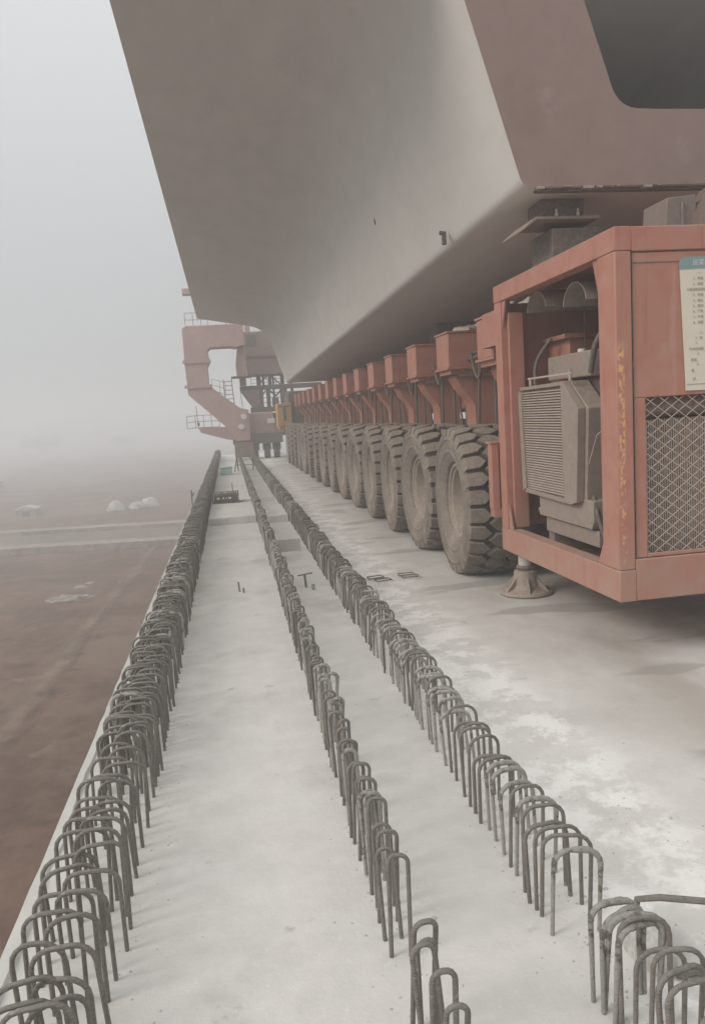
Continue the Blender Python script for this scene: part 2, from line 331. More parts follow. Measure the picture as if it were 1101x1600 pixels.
# ------------------------------------------------------------------ ground, road, tracks
GZ = -5.6
g = MB(); n = 60; S = 440
vs = []; fs = []
def gh(x, y):
    d = math.hypot(x, y)
    return GZ + 0.25*math.sin(x*0.11+1.3)*math.sin(y*0.07)*min(1, max(0, (d-15)/60))*(0 if 66 < y < 92 else 1)
for j in range(n+1):
    for i in range(n+1):
        x = -S+2*S*i/n; y = -S+2*S*j/n; vs.append((x, y, GZ+rnd.uniform(-0.02, 0.02)))
for j in range(n):
    for i in range(n):
        a = j*(n+1)+i; fs.append((a, a+1, a+n+2, a+n+1))
g.add(vs, fs); struct(g, 'ground', 'soil')
# the road that passes below the bridge
rd = MB(); z = GZ+0.30
def band(mb, pts, zz, w0, w1=None):
    k = len(pts)-1
    for i in range(k):
        (x0, y0), (x1, y1) = pts[i], pts[i+1]
        d = Vector((x1-x0, y1-y0)).normalized(); nn = Vector((-d.y, d.x))
        a = w0; b = w0 if w1 is None else w1
        mb.add([(x0+nn.x*a, y0+nn.y*a, zz), (x0-nn.x*b, y0-nn.y*b, zz), (x1-nn.x*b, y1-nn.y*b, zz), (x1+nn.x*a, y1+nn.y*a, zz)], [(0, 1, 2, 3)])
rl = [(-300, 125), (-23, 80.6), (-6, 77.5), (300, 30)]
rd.prism([(-205.38, 81.47), (-15.41, 51.90), (-3.70, 49.63), (205.38, 17.80), (205.38, 25.67), (-4.24, 56.82), (-15.74, 58.87), (-205.38, 89.69)], 'z', GZ-0.3, GZ+0.16)
struct(rd, 'road', 'asphalt')
for pts, nm in (([(-205.38, 80.92), (-15.47, 51.07), (-3.70, 48.88), (205.38, 17.11)], 'road_kerb_near'), ([(-205.38, 90.09), (-15.74, 59.28), (-4.24, 57.23), (205.38, 26.01)], 'road_kerb_far')):
    k = MB(); w2 = 0.75
    up = [(x, y+w2) for x, y in pts]; dn = [(x, y-w2) for x, y in pts]
    k.prism(dn+up[::-1], 'z', GZ-0.3, GZ+0.42); struct(k, nm, 'kerbw')
tk = MB()
def ribbon(mb, pts, wid, zz, jit=0.25):
    r2 = random.Random(len(pts)); prev = None
    P = []
    for i in range(len(pts)-1):
        for t in range(8):
            u = t/8; P.append((pts[i][0]*(1-u)+pts[i+1][0]*u, pts[i][1]*(1-u)+pts[i+1][1]*u))
    P.append(pts[-1]); vs = []
    for i, p in enumerate(P):
        q = P[min(i+1, len(P)-1)]; o = P[max(i-1, 0)]; d = Vector((q[0]-o[0], q[1]-o[1])).normalized(); nn = Vector((-d.y, d.x))
        a = wid*(1+r2.uniform(-jit, jit)); b = wid*(1+r2.uniform(-jit, jit))
        vs += [(p[0]+nn.x*a*f, p[1]+nn.y*a*f, zz) for f in (1.7, .7, 0)]+[(p[0]-nn.x*b*f, p[1]-nn.y*b*f, zz) for f in (.7, 1.7)]
    mb.add(vs, [(5*i+j, 5*i+j+1, 5*i+j+6, 5*i+j+5) for i in range(len(P)-1) for j in range(4)])
def feather(o):
    at = o.data.attributes.new('worn', 'FLOAT', 'POINT')
    for i in range(len(o.data.vertices)): at.data[i].value = (0, .75, 1, .75, 0)[i % 5]
ribbon(tk, [(-5.07, 48.81), (-5.20, 44.50), (-5.88, 29.44), (-6.03, 22.59), (-6.23, 18.48), (-6.57, 10.27), (-6.84, 1.37)], 0.42, GZ+0.035); feather(struct(tk, 'dirt_track', 'track'))
tk = MB(); ribbon(tk, [(-205.38, 177.99), (-82.16, 130.07), (-27.39, 102.69), (-13.69, 96.53), (27.39, 89.00)], 3.5, GZ+0.04); feather(struct(tk, 'field_path', 'track'))

# ------------------------------------------------------------------ the bridge deck they drive on
deck = MB(); X0, X1 = -0.9, 10.7; Y0, Y1 = -4.0, 43.0
PK = (0.47, 0.925, 10.25, 11.3)                     # pocket left open between the two inner rebar rows
xs = [X0, PK[0], PK[1], X1]; ys = [Y0, PK[2], PK[3], Y1]
for i in range(3):
    for j in range(3):
        if i == 1 and j == 1: continue
        deck.add([(xs[i], ys[j], 0), (xs[i+1], ys[j], 0), (xs[i+1], ys[j+1], 0), (xs[i], ys[j+1], 0)], [(0, 1, 2, 3)])
zp = -0.5
deck.add([(PK[a], PK[b], zz) for zz in (0, zp) for a, b in ((0, 2), (1, 2), (1, 3), (0, 3))],
         [(0, 1, 5, 4), (1, 2, 6, 5), (2, 3, 7, 6), (3, 0, 4, 7), (4, 5, 6, 7)])
under = [(X0, 0), (X0, -0.26), (1.4, -0.62), (1.95, -1.1), (2.45, -3.0), (7.35, -3.0), (7.85, -1.1), (8.4, -0.62), (X1, -0.26), (X1, 0)]
for i in range(len(under)-1):
    (a, b), (c, d) = under[i], under[i+1]
    deck.add([(a, Y0, b), (c, Y0, d), (c, Y1, d), (a, Y1, b)], [(0, 1, 2, 3)])
for yy in (Y0, Y1): deck.add([(a, yy, b) for a, b in under], [tuple(range(len(under)))])
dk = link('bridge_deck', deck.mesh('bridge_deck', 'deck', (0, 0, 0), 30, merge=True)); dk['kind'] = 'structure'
for (a, b, c, d, h) in ((-0.46, 0.375, 13.55, 17.2, 0.13), (0.475, 0.92, 13.3, 15.1, 0.125)):
    k = MB(); k.box(a, b, c, d, -0.01, h); struct(k, 'raised_slab', 'deck', dk, 0.012)
ed = MB()                                            # rough lip of laitance along the outer edge
yy = Y0; r3 = random.Random(3); vs = []
while yy < Y1:
    wj = 0.035+r3.uniform(-0.012, 0.014); hj = 0.018+r3.uniform(-0.006, 0.008)
    vs += [(X0-0.012+r3.uniform(-0.006, 0.006), yy, -0.02), (X0-0.008, yy, hj), (X0+wj, yy, hj*0.8), (X0+wj+0.012, yy, -0.002)]; yy += 0.17
k = len(vs)//4; ed.add(vs, [(4*i+j, 4*i+j+1, 4*i+j+5, 4*i+j+4) for i in range(k-1) for j in range(3)])
struct(ed, 'edge_lip', 'deck', dk)

# ------------------------------------------------------------------ haze
hz = MB(); hz.box(-455, 455, -455, 455, GZ-1.0, 10.4)
hm = bpy.data.materials.new('haze'); hm.use_nodes = True; t = hm.node_tree; t.nodes.clear()
mo = t.nodes.new('ShaderNodeOutputMaterial'); pv = t.nodes.new('ShaderNodeVolumePrincipled')
pv.inputs['Color'].default_value = (0.925, 0.945, 0.965, 1); pv.inputs['Density'].default_value = HAZE_DENSITY; pv.inputs['Anisotropy'].default_value = 0.2
t.links.new(pv.outputs[0], mo.inputs['Volume']); M['haze'] = hm
ho = link('haze', hz.mesh('haze', 'haze', smooth=0)); ho['kind'] = 'stuff'; ho['label'] = 'pale even haze filling the air over the site'

# ------------------------------------------------------------------ box girder being carried
YN, YF = 6.02, 31.0; XM = 4.90
def tilt(y): return 3.476-0.0118*(y-YN)
left = bez((2.52, 0.0), (2.443, 0.0), (2.42, 0.08), 6)+bez((1.95, 1.62), (1.79, 2.16), (1.05, 2.31), 10)+[(0.2, 2.46), (-0.83, 2.66), (-0.83, 2.88), (1.0, 2.95)]
outer = left+[(2*XM-a, b) for a, b in reversed(left)]
inl = [(3.60, 0.58)]+bez((3.42, 0.585), (3.25, 0.60), (3.20, 0.78), 6)+[(2.98, 1.42), (2.86, 1.85)]+bez((2.86, 2.0), (2.95, 2.5), (3.5, 2.6), 4)
inner = inl+[(2*XM-a, b) for a, b in reversed(inl)]
def girder_mesh():
    bm = bmesh.new(); YD = 12.5
    def ring(poly, y): return [bm.verts.new((a, y, b+tilt(y))) for a, b in poly]
    o0 = ring(outer, YN); o1 = ring(outer, YF); i0 = ring(inner, YN); i1 = ring(inner, YD)
    for a, b in ((o0, o1), (i0, i1)):
        for k in range(len(a)):
            bm.faces.new((a[k], a[(k+1) % len(a)], b[(k+1) % len(a)], b[k]))
    bm.faces.new(o1); bm.faces.new(i1)
    nside = len(bm.faces); ed = []
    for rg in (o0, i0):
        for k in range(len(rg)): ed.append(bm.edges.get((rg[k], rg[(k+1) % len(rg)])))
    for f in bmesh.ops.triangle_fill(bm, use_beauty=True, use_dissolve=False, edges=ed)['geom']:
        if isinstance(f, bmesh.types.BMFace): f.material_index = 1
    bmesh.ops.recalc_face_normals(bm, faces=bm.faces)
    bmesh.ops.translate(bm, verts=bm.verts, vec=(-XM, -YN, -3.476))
    me = bpy.data.meshes.new('girder_body'); bm.to_mesh(me); bm.free(); me.materials.append(M['girder']); me.materials.append(M['girder_end_veiled'])
    me.shade_smooth(); me.set_sharp_from_angle(angle=R_(28)); return me
gr = thing('box_girder', 'huge grey concrete box girder carried above the red wheeled transporter', 'girder', (XM, YN, 3.476))
gb = link('girder_body', girder_mesh(), gr)
k = MB(); zb = tilt(7.95)
k.box(2.33, 2.37, 7.90, 7.95, zb+0.0, zb+0.13); k.tube([(2.36, 7.92, zb+0.11), (2.30, 7.92, zb+0.12)], 0.022, 8)
part(k, 'web_bracket', 'dark', gr, 0.004)
k = MB()                                            # ragged lip of grout and form strip under the end edge
r3 = random.Random(5); x = 2.56
while x < 3.6:
    k.box(x, x+r3.uniform(0.015, 0.09), YN-0.004-r3.uniform(0, .008), YN+0.05, 3.476-0.006-r3.uniform(0, 0.016), 3.476-0.001); x += r3.uniform(0.095, 0.24)
part(k, 'grout_lip', 'coated', gr)
k = MB(); k.box(2.58, 7.2, YN+0.05, YN+0.12, 3.476-0.024, 3.476-0.004); part(k, 'form_strip', 'dark', gr, 0.006)
for (yy, zz) in ((10.5, 0.9),):
    xx = 2.44-0.302*zz; z0 = tilt(yy)+zz
    k = MB(); k.obox((xx-0.004, yy, z0), (0.006, 0, 0.0), (0, 0.010, 0.012), (-0.008, -0.02, 0.028)); part(k, 'tie_mark', 'dark', gr)

# ------------------------------------------------------------------ rebar rows
def loop_mb(wd, h, cr, r=0.0095, sides=8, arc=4, lean=0, c=(0, 0, 0), rz=0, sink=0.04, lump=0):
    hw = wd/2; cr = min(cr, hw*0.98); pts = [(-hw, -sink), (-hw, h-cr)]
    for k in range(1, arc+1):
        a = math.pi-math.pi/2*k/arc; pts.append((-hw+cr+cr*math.cos(a), h-cr+cr*math.sin(a)))
    if hw-cr > 0.004: pass
    for k in range(0 if hw-cr > 0.004 else 1, arc+1):
        a = math.pi/2-math.pi/2*k/arc; pts.append((hw-cr+cr*math.cos(a), h-cr+cr*math.sin(a)))
    pts.append((hw, -sink)); cz, sz = math.cos(rz), math.sin(rz)
    path = [(c[0]+x*cz-lean*z*sz, c[1]+x*sz+lean*z*cz, c[2]+z) for x, z in pts]
    if lump:
        path = [tuple(Vector(path[i]).lerp(Vector(path[i+1]), t_/(4 if i in (0, len(path)-2) else 2))) for i in range(len(path)-1) for t_ in range(4 if i in (0, len(path)-2) else 2)]+[path[-1]]
        r = [r+lump*max(0, (p[2]-c[2])/h-.45)*rnd.uniform(.1, 2.0) for p in path]
    return MB().tube(path, r, sides)
def rebar_row(label, loops, near_max, wd, h, cr, clean=0, coat=0.05, forced=()):
    """loops: list of (x, y); one loop object each for the nearest, the far remainder joined"""
    loops = sorted(loops, key=lambda p: p[1])
    t = thing('rebar_row', label, 'rebar row', (loops[0][0], loops[0][1], 0), 'rows of bent steel loops cast into the deck')
    var = []
    for i in range(14):
        mb = loop_mb(wd*rnd.uniform(.88, 1.10), h*rnd.uniform(.90, 1.06), cr*rnd.uniform(.8, 1.2), rnd.uniform(.0071, .0083), lean=rnd.uniform(-.07, .07), lump=(.0042 if i >= 10 else 0))
        var.append(mb.mesh('rebar_loop', 'coated' if i >= 10 else 'steel', smooth=60))
    o = Vector(t.location); streak = 0
    for q_, (x, y) in enumerate(loops[:near_max]):
        if streak > 0: streak -= 1; k = rnd.randrange(10, 14)
        else:
            k = rnd.randrange(10)
            if q_ >= clean and rnd.random() < coat: streak = rnd.choice((0, 1, 2, 3)); k = 10
        if any(a < y < b for a, b in forced): k = rnd.randrange(10, 14)
        link('rebar_loop', var[k], t, (x-o.x, y-o.y, rnd.uniform(-.022, .012)),
             (rnd.gauss(0, 0.04), rnd.gauss(0, 0.035), rnd.gauss(0, 0.15)))
    rest = MB()
    for x, y in loops[near_max:]:
        m = loop_mb(wd*rnd.uniform(.92, 1.08), h*rnd.uniform(.94, 1.05), cr, 0.0105, 5, 2, rnd.uniform(-.05, .05), (x, y, 0), rnd.gauss(0, .16)); rest.add(m.v, m.f)
    if rest.v:
        q = part(rest, 'far_rebar_loops', 'steel', t, smooth=60); q['kind'] = 'stuff'
    return t
def run(x, y0, y1, gaps=(), jx=0.012, near=0.074):
    y = y0; L_ = []
    while y < y1:
        if not any(a < y < b for a, b in gaps): L_.append((x+rnd.uniform(-jx, jx), y))
        y += (near if y < 3.6 else 0.066)*rnd.uniform(.65, 1.35)
    return L_
rebar_row('double row of dark steel loops along the outer left edge of the deck',
          run(-0.655, 1.42, 42, near=0.115)+run(-0.582, 1.36, 42, near=0.115), 300, 0.168, 0.335, 0.06, 40, 0.03)
rebar_row('narrow middle row of slim steel loops between the two wider rows',
          [(0.43, 1.62), (0.425, 1.69), (0.43, 1.79), (0.425, 1.86), (0.43, 1.945), (0.42, 1.99)]+run(0.42, 2.29, 41), 300, 0.060, 0.35, 0.030, 0, 0.16)
rebar_row('wide right row of steel loops with mortar splashes beside the transporter lane',
          [(1.07, 1.55), (1.06, 1.61), (1.055, 1.67), (1.06, 1.74), (1.05, 1.80), (1.04, 1.85), (1.03, 1.885), (1.03, 1.915), (1.02, 1.94), (1.01, 1.965)]+run(1.02, 2.26, 41), 300, 0.150, 0.315, 0.05, 7, 0.13, [(1.87, 1.99), (2.52, 2.64), (4.0, 4.2), (4.6, 4.85), (5.3, 5.5), (7.2, 7.45)])
# crumbs of mortar shed along the feet of the rows
cr = MB()
for x, n_ in ((0.42, 500), (1.02, 900), (-0.47, 350), (1.5, 450)):
    for i in range(n_):
        y = 1.3+(rnd.random()**1.8)*11; s = rnd.uniform(0.002, 0.008)*(1.7 if rnd.random() < 0.06 else 1)
        px = x+rnd.gauss(0, 0.075 if x < 1.4 else 0.22); b = [(rnd.uniform(.6, 1.2)*s*math.cos(a), rnd.uniform(.6, 1.2)*s*math.sin(a)) for a in (0, 1.3, 2.5, 3.8, 5.1)]
        if px < -0.52: continue
        vs = [(px+u, y+v, -0.001 if px < 1.925 else .008) for u, v in b]+[(px+s*.2, y, s*rnd.uniform(.5, .9)+(0 if px < 1.925 else .009))]
        cr.add(vs, [(i2, (i2+1) % 5, 5) for i2 in range(5)])
q = link('mortar_crumbs', cr.mesh('mortar_crumbs', 'crumb', smooth=0)); q['kind'] = 'stuff'; q['label'] = 'loose grey mortar crumbs scattered at the feet of the rebar rows'; q['category'] = 'mortar crumbs'

# ------------------------------------------------------------------ transporter
T = thing('girder_transporter', 'dusty red multi-axle girder transporter with a long row of big tyres', 'transporter', (XM, 4.7, 0))
def P(mb, name, mats, bevel=0, parent=None, **kw): return part(mb, name, mats, parent or T, bevel, **kw)
TR = 0.81
def tyre_mesh(kind, ph=0.0):
    mb = MB(); w2 = 0.30; mb.cur = 1
    half = [(-.215, .385), (-.222, .41), (-.252, .425), (-.288, .50), (-.302, .60), (-.298, .69)]
    mb.cur = 0; mb.lathe(half+[(-.285, .735)], 60); mb.lathe([(.285, .735)]+[(-a, b) for a, b in reversed(half)], 60)
    mb.cur = 1; mb.lathe([(-.285, .735), (-.26, .752), (-.1, .762), (.1, .762), (.26, .752), (.285, .735)], 60)
    mb.cur = 0
    # raised sidewall rings
    mb.lathe([(-.288, .515), (-.300, .53), (-.300, .545), (-.296, .56)], 60); mb.lathe([(-.303, .655), (-.309, .665), (-.307, .685), (-.298, .70)], 60)
    def rt(x): return TR-0.034*(abs(x)/.285)**3
    def block(poly, N, k, ch=0.93, sh=0.90):
        """poly in (x, s): s in pitches; a chamfered block standing on the carcass"""
        cx = sum(p[0] for p in poly)/len(poly); cs = sum(p[1] for p in poly)/len(poly)
        vs = []
        for lev in (0, 1, 2):
            for x, s in poly:
                x, s = (x if abs(x) > .28 else cx+(x-cx)*sh), cs+(s-cs)*sh
                if lev == 2: x, s = cx+(x-cx)*ch, cs+(s-cs)*ch
                a = 2*math.pi*(k+s+ph)/N; r = (0.745 if abs(x) < .27 else 0.70) if lev == 0 else rt(x)-(0.008 if lev == 1 else 0)
                xx = x*(1.04 if (lev == 0 and abs(x) > .27) else 1)
                vs.append((xx, r*math.cos(a), r*math.sin(a)))
        n = len(poly); fs = [tuple(2*n+i for i in range(n))]
        for lev in (0, 1): fs += [(lev*n+i, lev*n+(i+1) % n, (lev+1)*n+(i+1) % n, (lev+1)*n+i) for i in range(n)]
        mb.add(vs, fs)
    if kind == 'hex':
        N = 27
        for k in range(N):
            for sg in (-1, 1):
                block([(sg*.292, .07), (sg*.292, .5), (sg*.292, .93), (sg*.19, .93), (sg*.15, .90), (sg*.085, .5), (sg*.15, .10), (sg*.19, .07)], N, k)
            block([(-.062, .55), (.0, .50), (.062, .62), (.135, 1.0+.06), (.062, 1.40), (.0, 1.50), (-.062, 1.38), (-.135, 1.0-.06)], N, k)
    else:
        N = 25
        for k in range(N):
            for sg in (-1, 1):
                of = 0 if sg < 0 else 0.5
                block([(sg*.292, .09+of), (sg*.292, .5+of), (sg*.292, .86+of), (sg*.17, .86+of), (sg*.10, .72+of), (sg*.05, .40+of), (sg*.07, .10+of), (sg*.17, .09+of)], N, k)
            block([(-.03, .80), (.03, .80), (.04, 1.1), (.03, 1.36), (-.03, 1.36), (-.04, 1.0)], N, k, .9)
    v2 = []
    for (x, y, zz) in mb.v:                           # flattened where it bears on the deck, sidewall bulging
        if zz < -0.70:
            t = min(1, (-0.70-zz)/0.1); x *= 1+0.04*t
        v2.append((x*1.10, y, max(zz, -0.785)))
    mb.v = v2
    return mb.mesh('tyre', ['tyre', 'groove'], smooth=30)
def rim_mesh():
    mb = MB(); mb.lathe([(-.205, .395), (-.240, .408), (-.252, .398), (-.247, .378), (-.222, .368), (-.215, .345), (-.13, .325), (-.09, .31), (-.07, .25), (-.075, .155), (-.13, .145), (-.148, .12), (-.15, 0.001)], 48)
    mb.lathe([(.20, .40), (.235, .42), (.22, .38), (.0, .33), (-.02, .25), (-.02, 0.001)], 32)
    for k in range(14):
        a = 2*math.pi*k/14; mb.tube([(-.07, .205*math.cos(a), .205*math.sin(a)), (-.105, .205*math.cos(a), .205*math.sin(a))], .016, 6)
    mb.tube([(-.21, .35, -.1), (-.235, .345, -.1)], .012, 6)
    return mb.mesh('rim', 'rim', smooth=30)
ty = {'hex': [tyre_mesh('hex', p) for p in (0, .4)], 'lug': [tyre_mesh('lug', p) for p in (0, .33, .7)]}; rm = rim_mesh()
NAX, PITCH, YW = 15, 1.65, 7.97
ltw = Vector(T.location)
def W(v): return Vector(v)-ltw
r4 = random.Random(11)
for i in range(NAX):
    for col, xc in enumerate((2.635, 3.88)):
        e = link('wheel', None, T, W((xc, YW+PITCH*i, 0.787)), (0, 0, R_(-2.5 if i == 0 else r4.uniform(-4, 1.5))))
        link('tyre', r4.choice(ty['hex' if (i in (0, 2, 3, 6, 8, 11)) else 'lug']), e)
        link('rim', rm, e, rot=(r4.uniform(0, 6), 0, 0))
        if col: e.rotation_euler.z += math.pi
# crossbeam heads, legs, hoses (one mesh each, shared along the row)
def at0(mb, name, mats, smooth=35): return mb.mesh(name, mats, (0, 0, 0), smooth)
hd = MB(); hd.box(2.75, 3.9, -.27, .27, 2.28, 2.70)
lid = MB(); lid.box(2.735, 3.89, -.285, .285, 2.70, 2.722)
fl = MB(); fl.box(2.73, 3.4, -.29, .29, 2.256, 2.28); fl.box(2.78, 3.45, -.25, .25, 2.20, 2.256)
for k in range(5): fl.tube([(2.84+.1*k, -.27, 2.235), (2.84+.1*k, -.27, 2.295)], .012, 6)
pl = MB(); pl.box(2.90, 3.5, -.24, .24, 2.165, 2.198)
leg = MB(); prof = [(2.86, 2.165), (2.93, 2.03), (3.04, 1.90), (3.095, 1.80), (3.10, 1.55), (3.10, 0.62), (3.40, 0.62), (3.40, 1.80), (3.46, 1.92), (3.6, 2.165)]
leg.prism(prof, 'y', -.19, .19); leg.box(3.02, 3.5, -.13, .13, .70, .87)
hose = MB(); hose.tube([(2.80+.03*math.sin(a), .30+.30*(1-math.cos(a))/2, 2.46-.62*math.sin(a/1.0)*.55-.10*a/3) for a in [math.pi*k/12 for k in range(13)]], .014, 6)
hose.tube([(3.02, .45, 2.3-.10*k) for k in range(12)], .016, 6); hose.tube([(3.1+.01*k, .62, 2.3-.10*k) for k in range(12)], .013, 6); hose.tube([(2.98, .82+.012*k, 2.3-.10*k) for k in range(12)], .018, 6)
cyl = MB(); cyl.tube([(3.25, .55, 2.3), (3.25, .55, 1.25)], .055, 10); cyl.tube([(3.25, .55, 1.3), (3.3, .35, .9)], .03, 8)
mh, ml_, mf, mp_, mg, mhs, mc = (at0(a, b, c) for a, b, c in ((hd, 'cross_beam', 'red'), (lid, 'top_plate', 'red'), (fl, 'flange_plate', 'red'), (pl, 'bearing_plate', 'grey'), (leg, 'bogie_leg', 'red'), (hose, 'hydraulic_hose', 'hose'), (cyl, 'suspension_cylinder', 'dark')))
for i in range(NAX):
    y = YW+PITCH*i-.03; base = W((0, y, 0))
    h = link('cross_beam', mh, T, base)
    b = h.modifiers.new('bevel', 'BEVEL'); b.width = .008; b.segments = 1
    link('top_plate', ml_, h); link('flange_plate', mf, h); link('bearing_plate', mp_, h)
    lg = link('bogie_leg', mg, T, base, (0, 0, 0)); link('suspension_cylinder', mc, lg)
    q = link('hydraulic_hose', mhs, T, base)
    q.scale = (1, r4.uniform(.85, 1.12), r4.uniform(.97, 1.02))
k = MB(); k.box(3.92, 5.88, 7.05, 32.3, 1.75, 2.95); P(k, 'main_beam', 'red', .02)
k = MB()
for i in range(14): k.box(3.88, 5.92, 7.9+1.75*i, 7.96+1.75*i, 1.70, 2.98)
P(k, 'stiffener', 'red')
k = MB(); k.tube([(3.0, 7.2+1.5*j, 2.36+.03*math.sin(j*2.1)) for j in range(17)], .02, 6); k.tube([(3.05, 7.2+1.5*j, 2.42+.02*math.sin(j*1.3)) for j in range(17)], .016, 6)
P(k, 'hose_run', 'hose')
# cabinet at the near end -------------------------------------------------
CX0, CX1, CY0, CY1, CZ0, CZ1 = 2.50, 7.30, 4.70, 6.95, 0.415, 2.855
k = MB()                                             # side frame as one plate with its opening
k.box(CX0, CX0+.12, CY0, CY1, CZ0, .63)
P(k, 'bottom_rail', 'red', .006)
k = MB(); k.box(CX0, CX0+.12, CY0, CY1, 2.705, CZ1); P(k, 'top_rail', 'red', .006)
k = MB(); k.box(CX0+.002, CX0+.118, CY0+.002, CY0+.235, .63, 2.705); P(k, 'corner_post', 'worn', .010, label='corner post with orange primer showing through chipped red paint')
k = MB(); k.box(CX0+.004, CX0+.10, CY1-.16, CY1-.002, .63, 2.705); k.box(CX0+.06, CX0+.20, CY1-.21, CY1-.165, .64, 2.60); P(k, 'rear_post', 'red', .006)
for yc, s, zz, d in ((CY0+.235, 1, 2.705, -1), (CY0+.235, 1, .63, 1), (CY1-.16, -1, 2.705, -1), (CY1-.16, -1, .63, 1)):
    k = MB(); a, b = (.10, .30) if d < 0 else (.10, .20)
    if s < 0: a, b = .09, .24
    k.prism([(yc, zz), (yc+s*a, zz), (yc+s*a*.86, zz+d*.035), (yc, zz+d*b)], 'x', CX0+.018, CX0+.034); P(k, 'gusset', 'red', .002)
# front face: rails, hinged panel, grille
k = MB(); k.box(CX0+.12, CX1, CY0+.001, CY0+.12, CZ0+.002, .70); P(k, 'front_bottom_rail', 'red', .006)
k = MB(); k.box(CX0+.12, CX1, CY0+.001, CY0+.12, 2.70, CZ1-.002); P(k, 'front_top_rail', 'red', .006)
k = MB(); k.box(CX0+.126, 3.98, CY0+.012, CY0+.03, 1.772, 2.692); P(k, 'front_panel', 'red', .004)
k = MB(); k.box(CX0+.126, 2.708, CY0+.012, CY0+.03, .708, 1.77); k.box(3.90, 3.98, CY0+.012, CY0+.03, .708, 1.77); k.box(2.71, 3.90, CY0+.012, CY0+.03, .708, .732); P(k, 'grille_frame', 'red', .003)
k = MB(); k.box(CX0+.124, CX0+.128, CY0+.004, CY0+.04, .705, 2.69); k.box(CX0+.126, 3.98, CY0+.02, CY0+.04, 2.693, 2.699); P(k, 'panel_gap', 'dark')
k = MB(); k.box(CX0+.128, 3.4, CY0+.009, CY0+.0135, 2.625, 2.632); P(k, 'panel_crease', 'dark')
k = MB(); k.box(3.99, CX1, CY0+.012, CY0+.03, .705, 2.69); P(k, 'far_front_panel', 'red', .004)
k = MB(); gw, gz = .1, .073; x0, x1, z0, z1 = 2.712, 3.90, .735, 1.768; yg = CY0+.024
slope = gz/gw
def clip(c, sgn):
    pts = []
    for x in (x0, x1):
        zz = c+sgn*slope*x
        if z0 <= zz <= z1: pts.append((x, zz))
    for zz in (z0, z1):
        x = (zz-c)/(sgn*slope)
        if x0 < x < x1: pts.append((x, zz))
    return sorted(pts)[:2] if len(pts) >= 2 else None
for sgn in (1, -1):
    c = -4.5
    while c < 6:
        s = clip(c, sgn)
        if s and (s[1][0]-s[0][0]) > .005: k.tube([(s[0][0], yg+(.003 if sgn > 0 else -.003), s[0][1]), (s[1][0], yg+(.003 if sgn > 0 else -.003), s[1][1])], .0027, 5)
        c += gz
P(k, 'wire_grille', 'wire')
k = MB(); x = 2.66
while x < 3.95:
    k.box(x, x+.008, 4.83, 4.93, .70, 1.62); x += .0165
q = P(k, 'radiator_core', 'fin'); q['kind'] = 'stuff'
k = MB(); k.box(2.66, 3.95, 4.935, 5.06, .66, 1.62); P(k, 'core_backing', 'dark')
k = MB(); k.tube([(2.62, 4.95, 1.70), (3.95, 4.95, 1.70)], .075, 14); P(k, 'header_tank', 'grey')
k = MB(); k.box(2.63, 3.95, 4.86, 5.06, .635, .70); P(k, 'lower_tank', 'grey')
# skins
k = MB(); k.box(CX0+.12, CX1, CY0+.12, CY1, CZ1-.03, CZ1-.008); P(k, 'roof_plate', 'red')
k = MB(); k.box(CX0+.125, CX1, CY1-.03, CY1-.006, .63, 2.70); P(k, 'rear_plate', 'red')
k = MB(); k.box(CX0+.125, CX1, CY0+.12, CY1-.03, .44, .47); P(k, 'floor_plate', 'red')
k = MB(); k.box(3.55, 3.58, 5.08, CY1-.03, .47, 2.82); P(k, 'inner_wall', 'red')
k = MB(); k.box(3.0, 3.54, 6.45, 6.90, 1.6, 2.32); k.box(2.94, 3.545, 6.42, 6.905, 2.32, 2.36); P(k, 'inner_cabinet', 'red', .006)
k = MB(); k.tube([(3.12, 6.40, 2.72), (3.12, 6.40, 1.7)], .008, 6); P(k, 'inner_conduit', 'hose')
k = MB(); k.box(7.26, 7.29, CY0+.13, CY1, .5, 2.8); P(k, 'right_plate', 'red')
for yc, zc in ((5.62, 2.50), (6.35, 2.555)):
    k = MB(); pr = []
    for j in range(13):
        a = math.pi*(0.02+0.96*j/12); pr.append((yc+.20*math.cos(a), zc+.17*math.sin(a)))
    pr2 = [(yc+(p[0]-yc)*.95, zc+(p[1]-zc)*.95-.002) for p in pr]
    k.prism(pr+pr2[::-1], 'x', 2.66, 3.5); P(k, 'air_duct', 'grey')
# oil cooler hung in the side opening
out_ = [(6.80, 1.885), (6.70, 1.925), (5.74, 1.935), (5.44, 1.72), (5.50, .985), (5.66, .965), (6.66, .985), (6.84, 1.80)]
k = MB(); k.prism(out_, 'x', 2.665, 2.82); oc = P(k, 'oil_cooler', 'grey', .006)
k = MB()
k.prism([(6.73, 1.86), (6.70, 1.90), (6.66, 1.86), (6.60, 1.03), (6.62, .985), (6.68, 1.0)], 'x', 2.618, 2.66)
k.prism([(6.70, 1.925), (5.74, 1.935), (5.74, 1.905), (6.66, 1.895)], 'x', 2.618, 2.662)
k.prism([(6.66, .985), (6.64, 1.02), (5.76, 1.0), (5.66, .965)], 'x', 2.618, 2.662)
k.prism([(5.78, 1.905), (5.74, 1.93), (5.48, 1.72), (5.54, 1.0), (5.66, .97), (5.76, 1.0)], 'x', 2.60, 2.662)
part(k, 'cooler_frame', 'grey', oc, .004)
k = MB()
for j in range(40):
    zz = 1.03+.0217*j; yl = 6.61+.11*(j/40)
    k.obox((2.648, (5.77+yl)/2, zz), (.014, 0, .004), (0, (yl-5.77)/2, 0), (0, 0, .0042))
q = part(k, 'cooler_slats', 'fin', oc); q['kind'] = 'stuff'
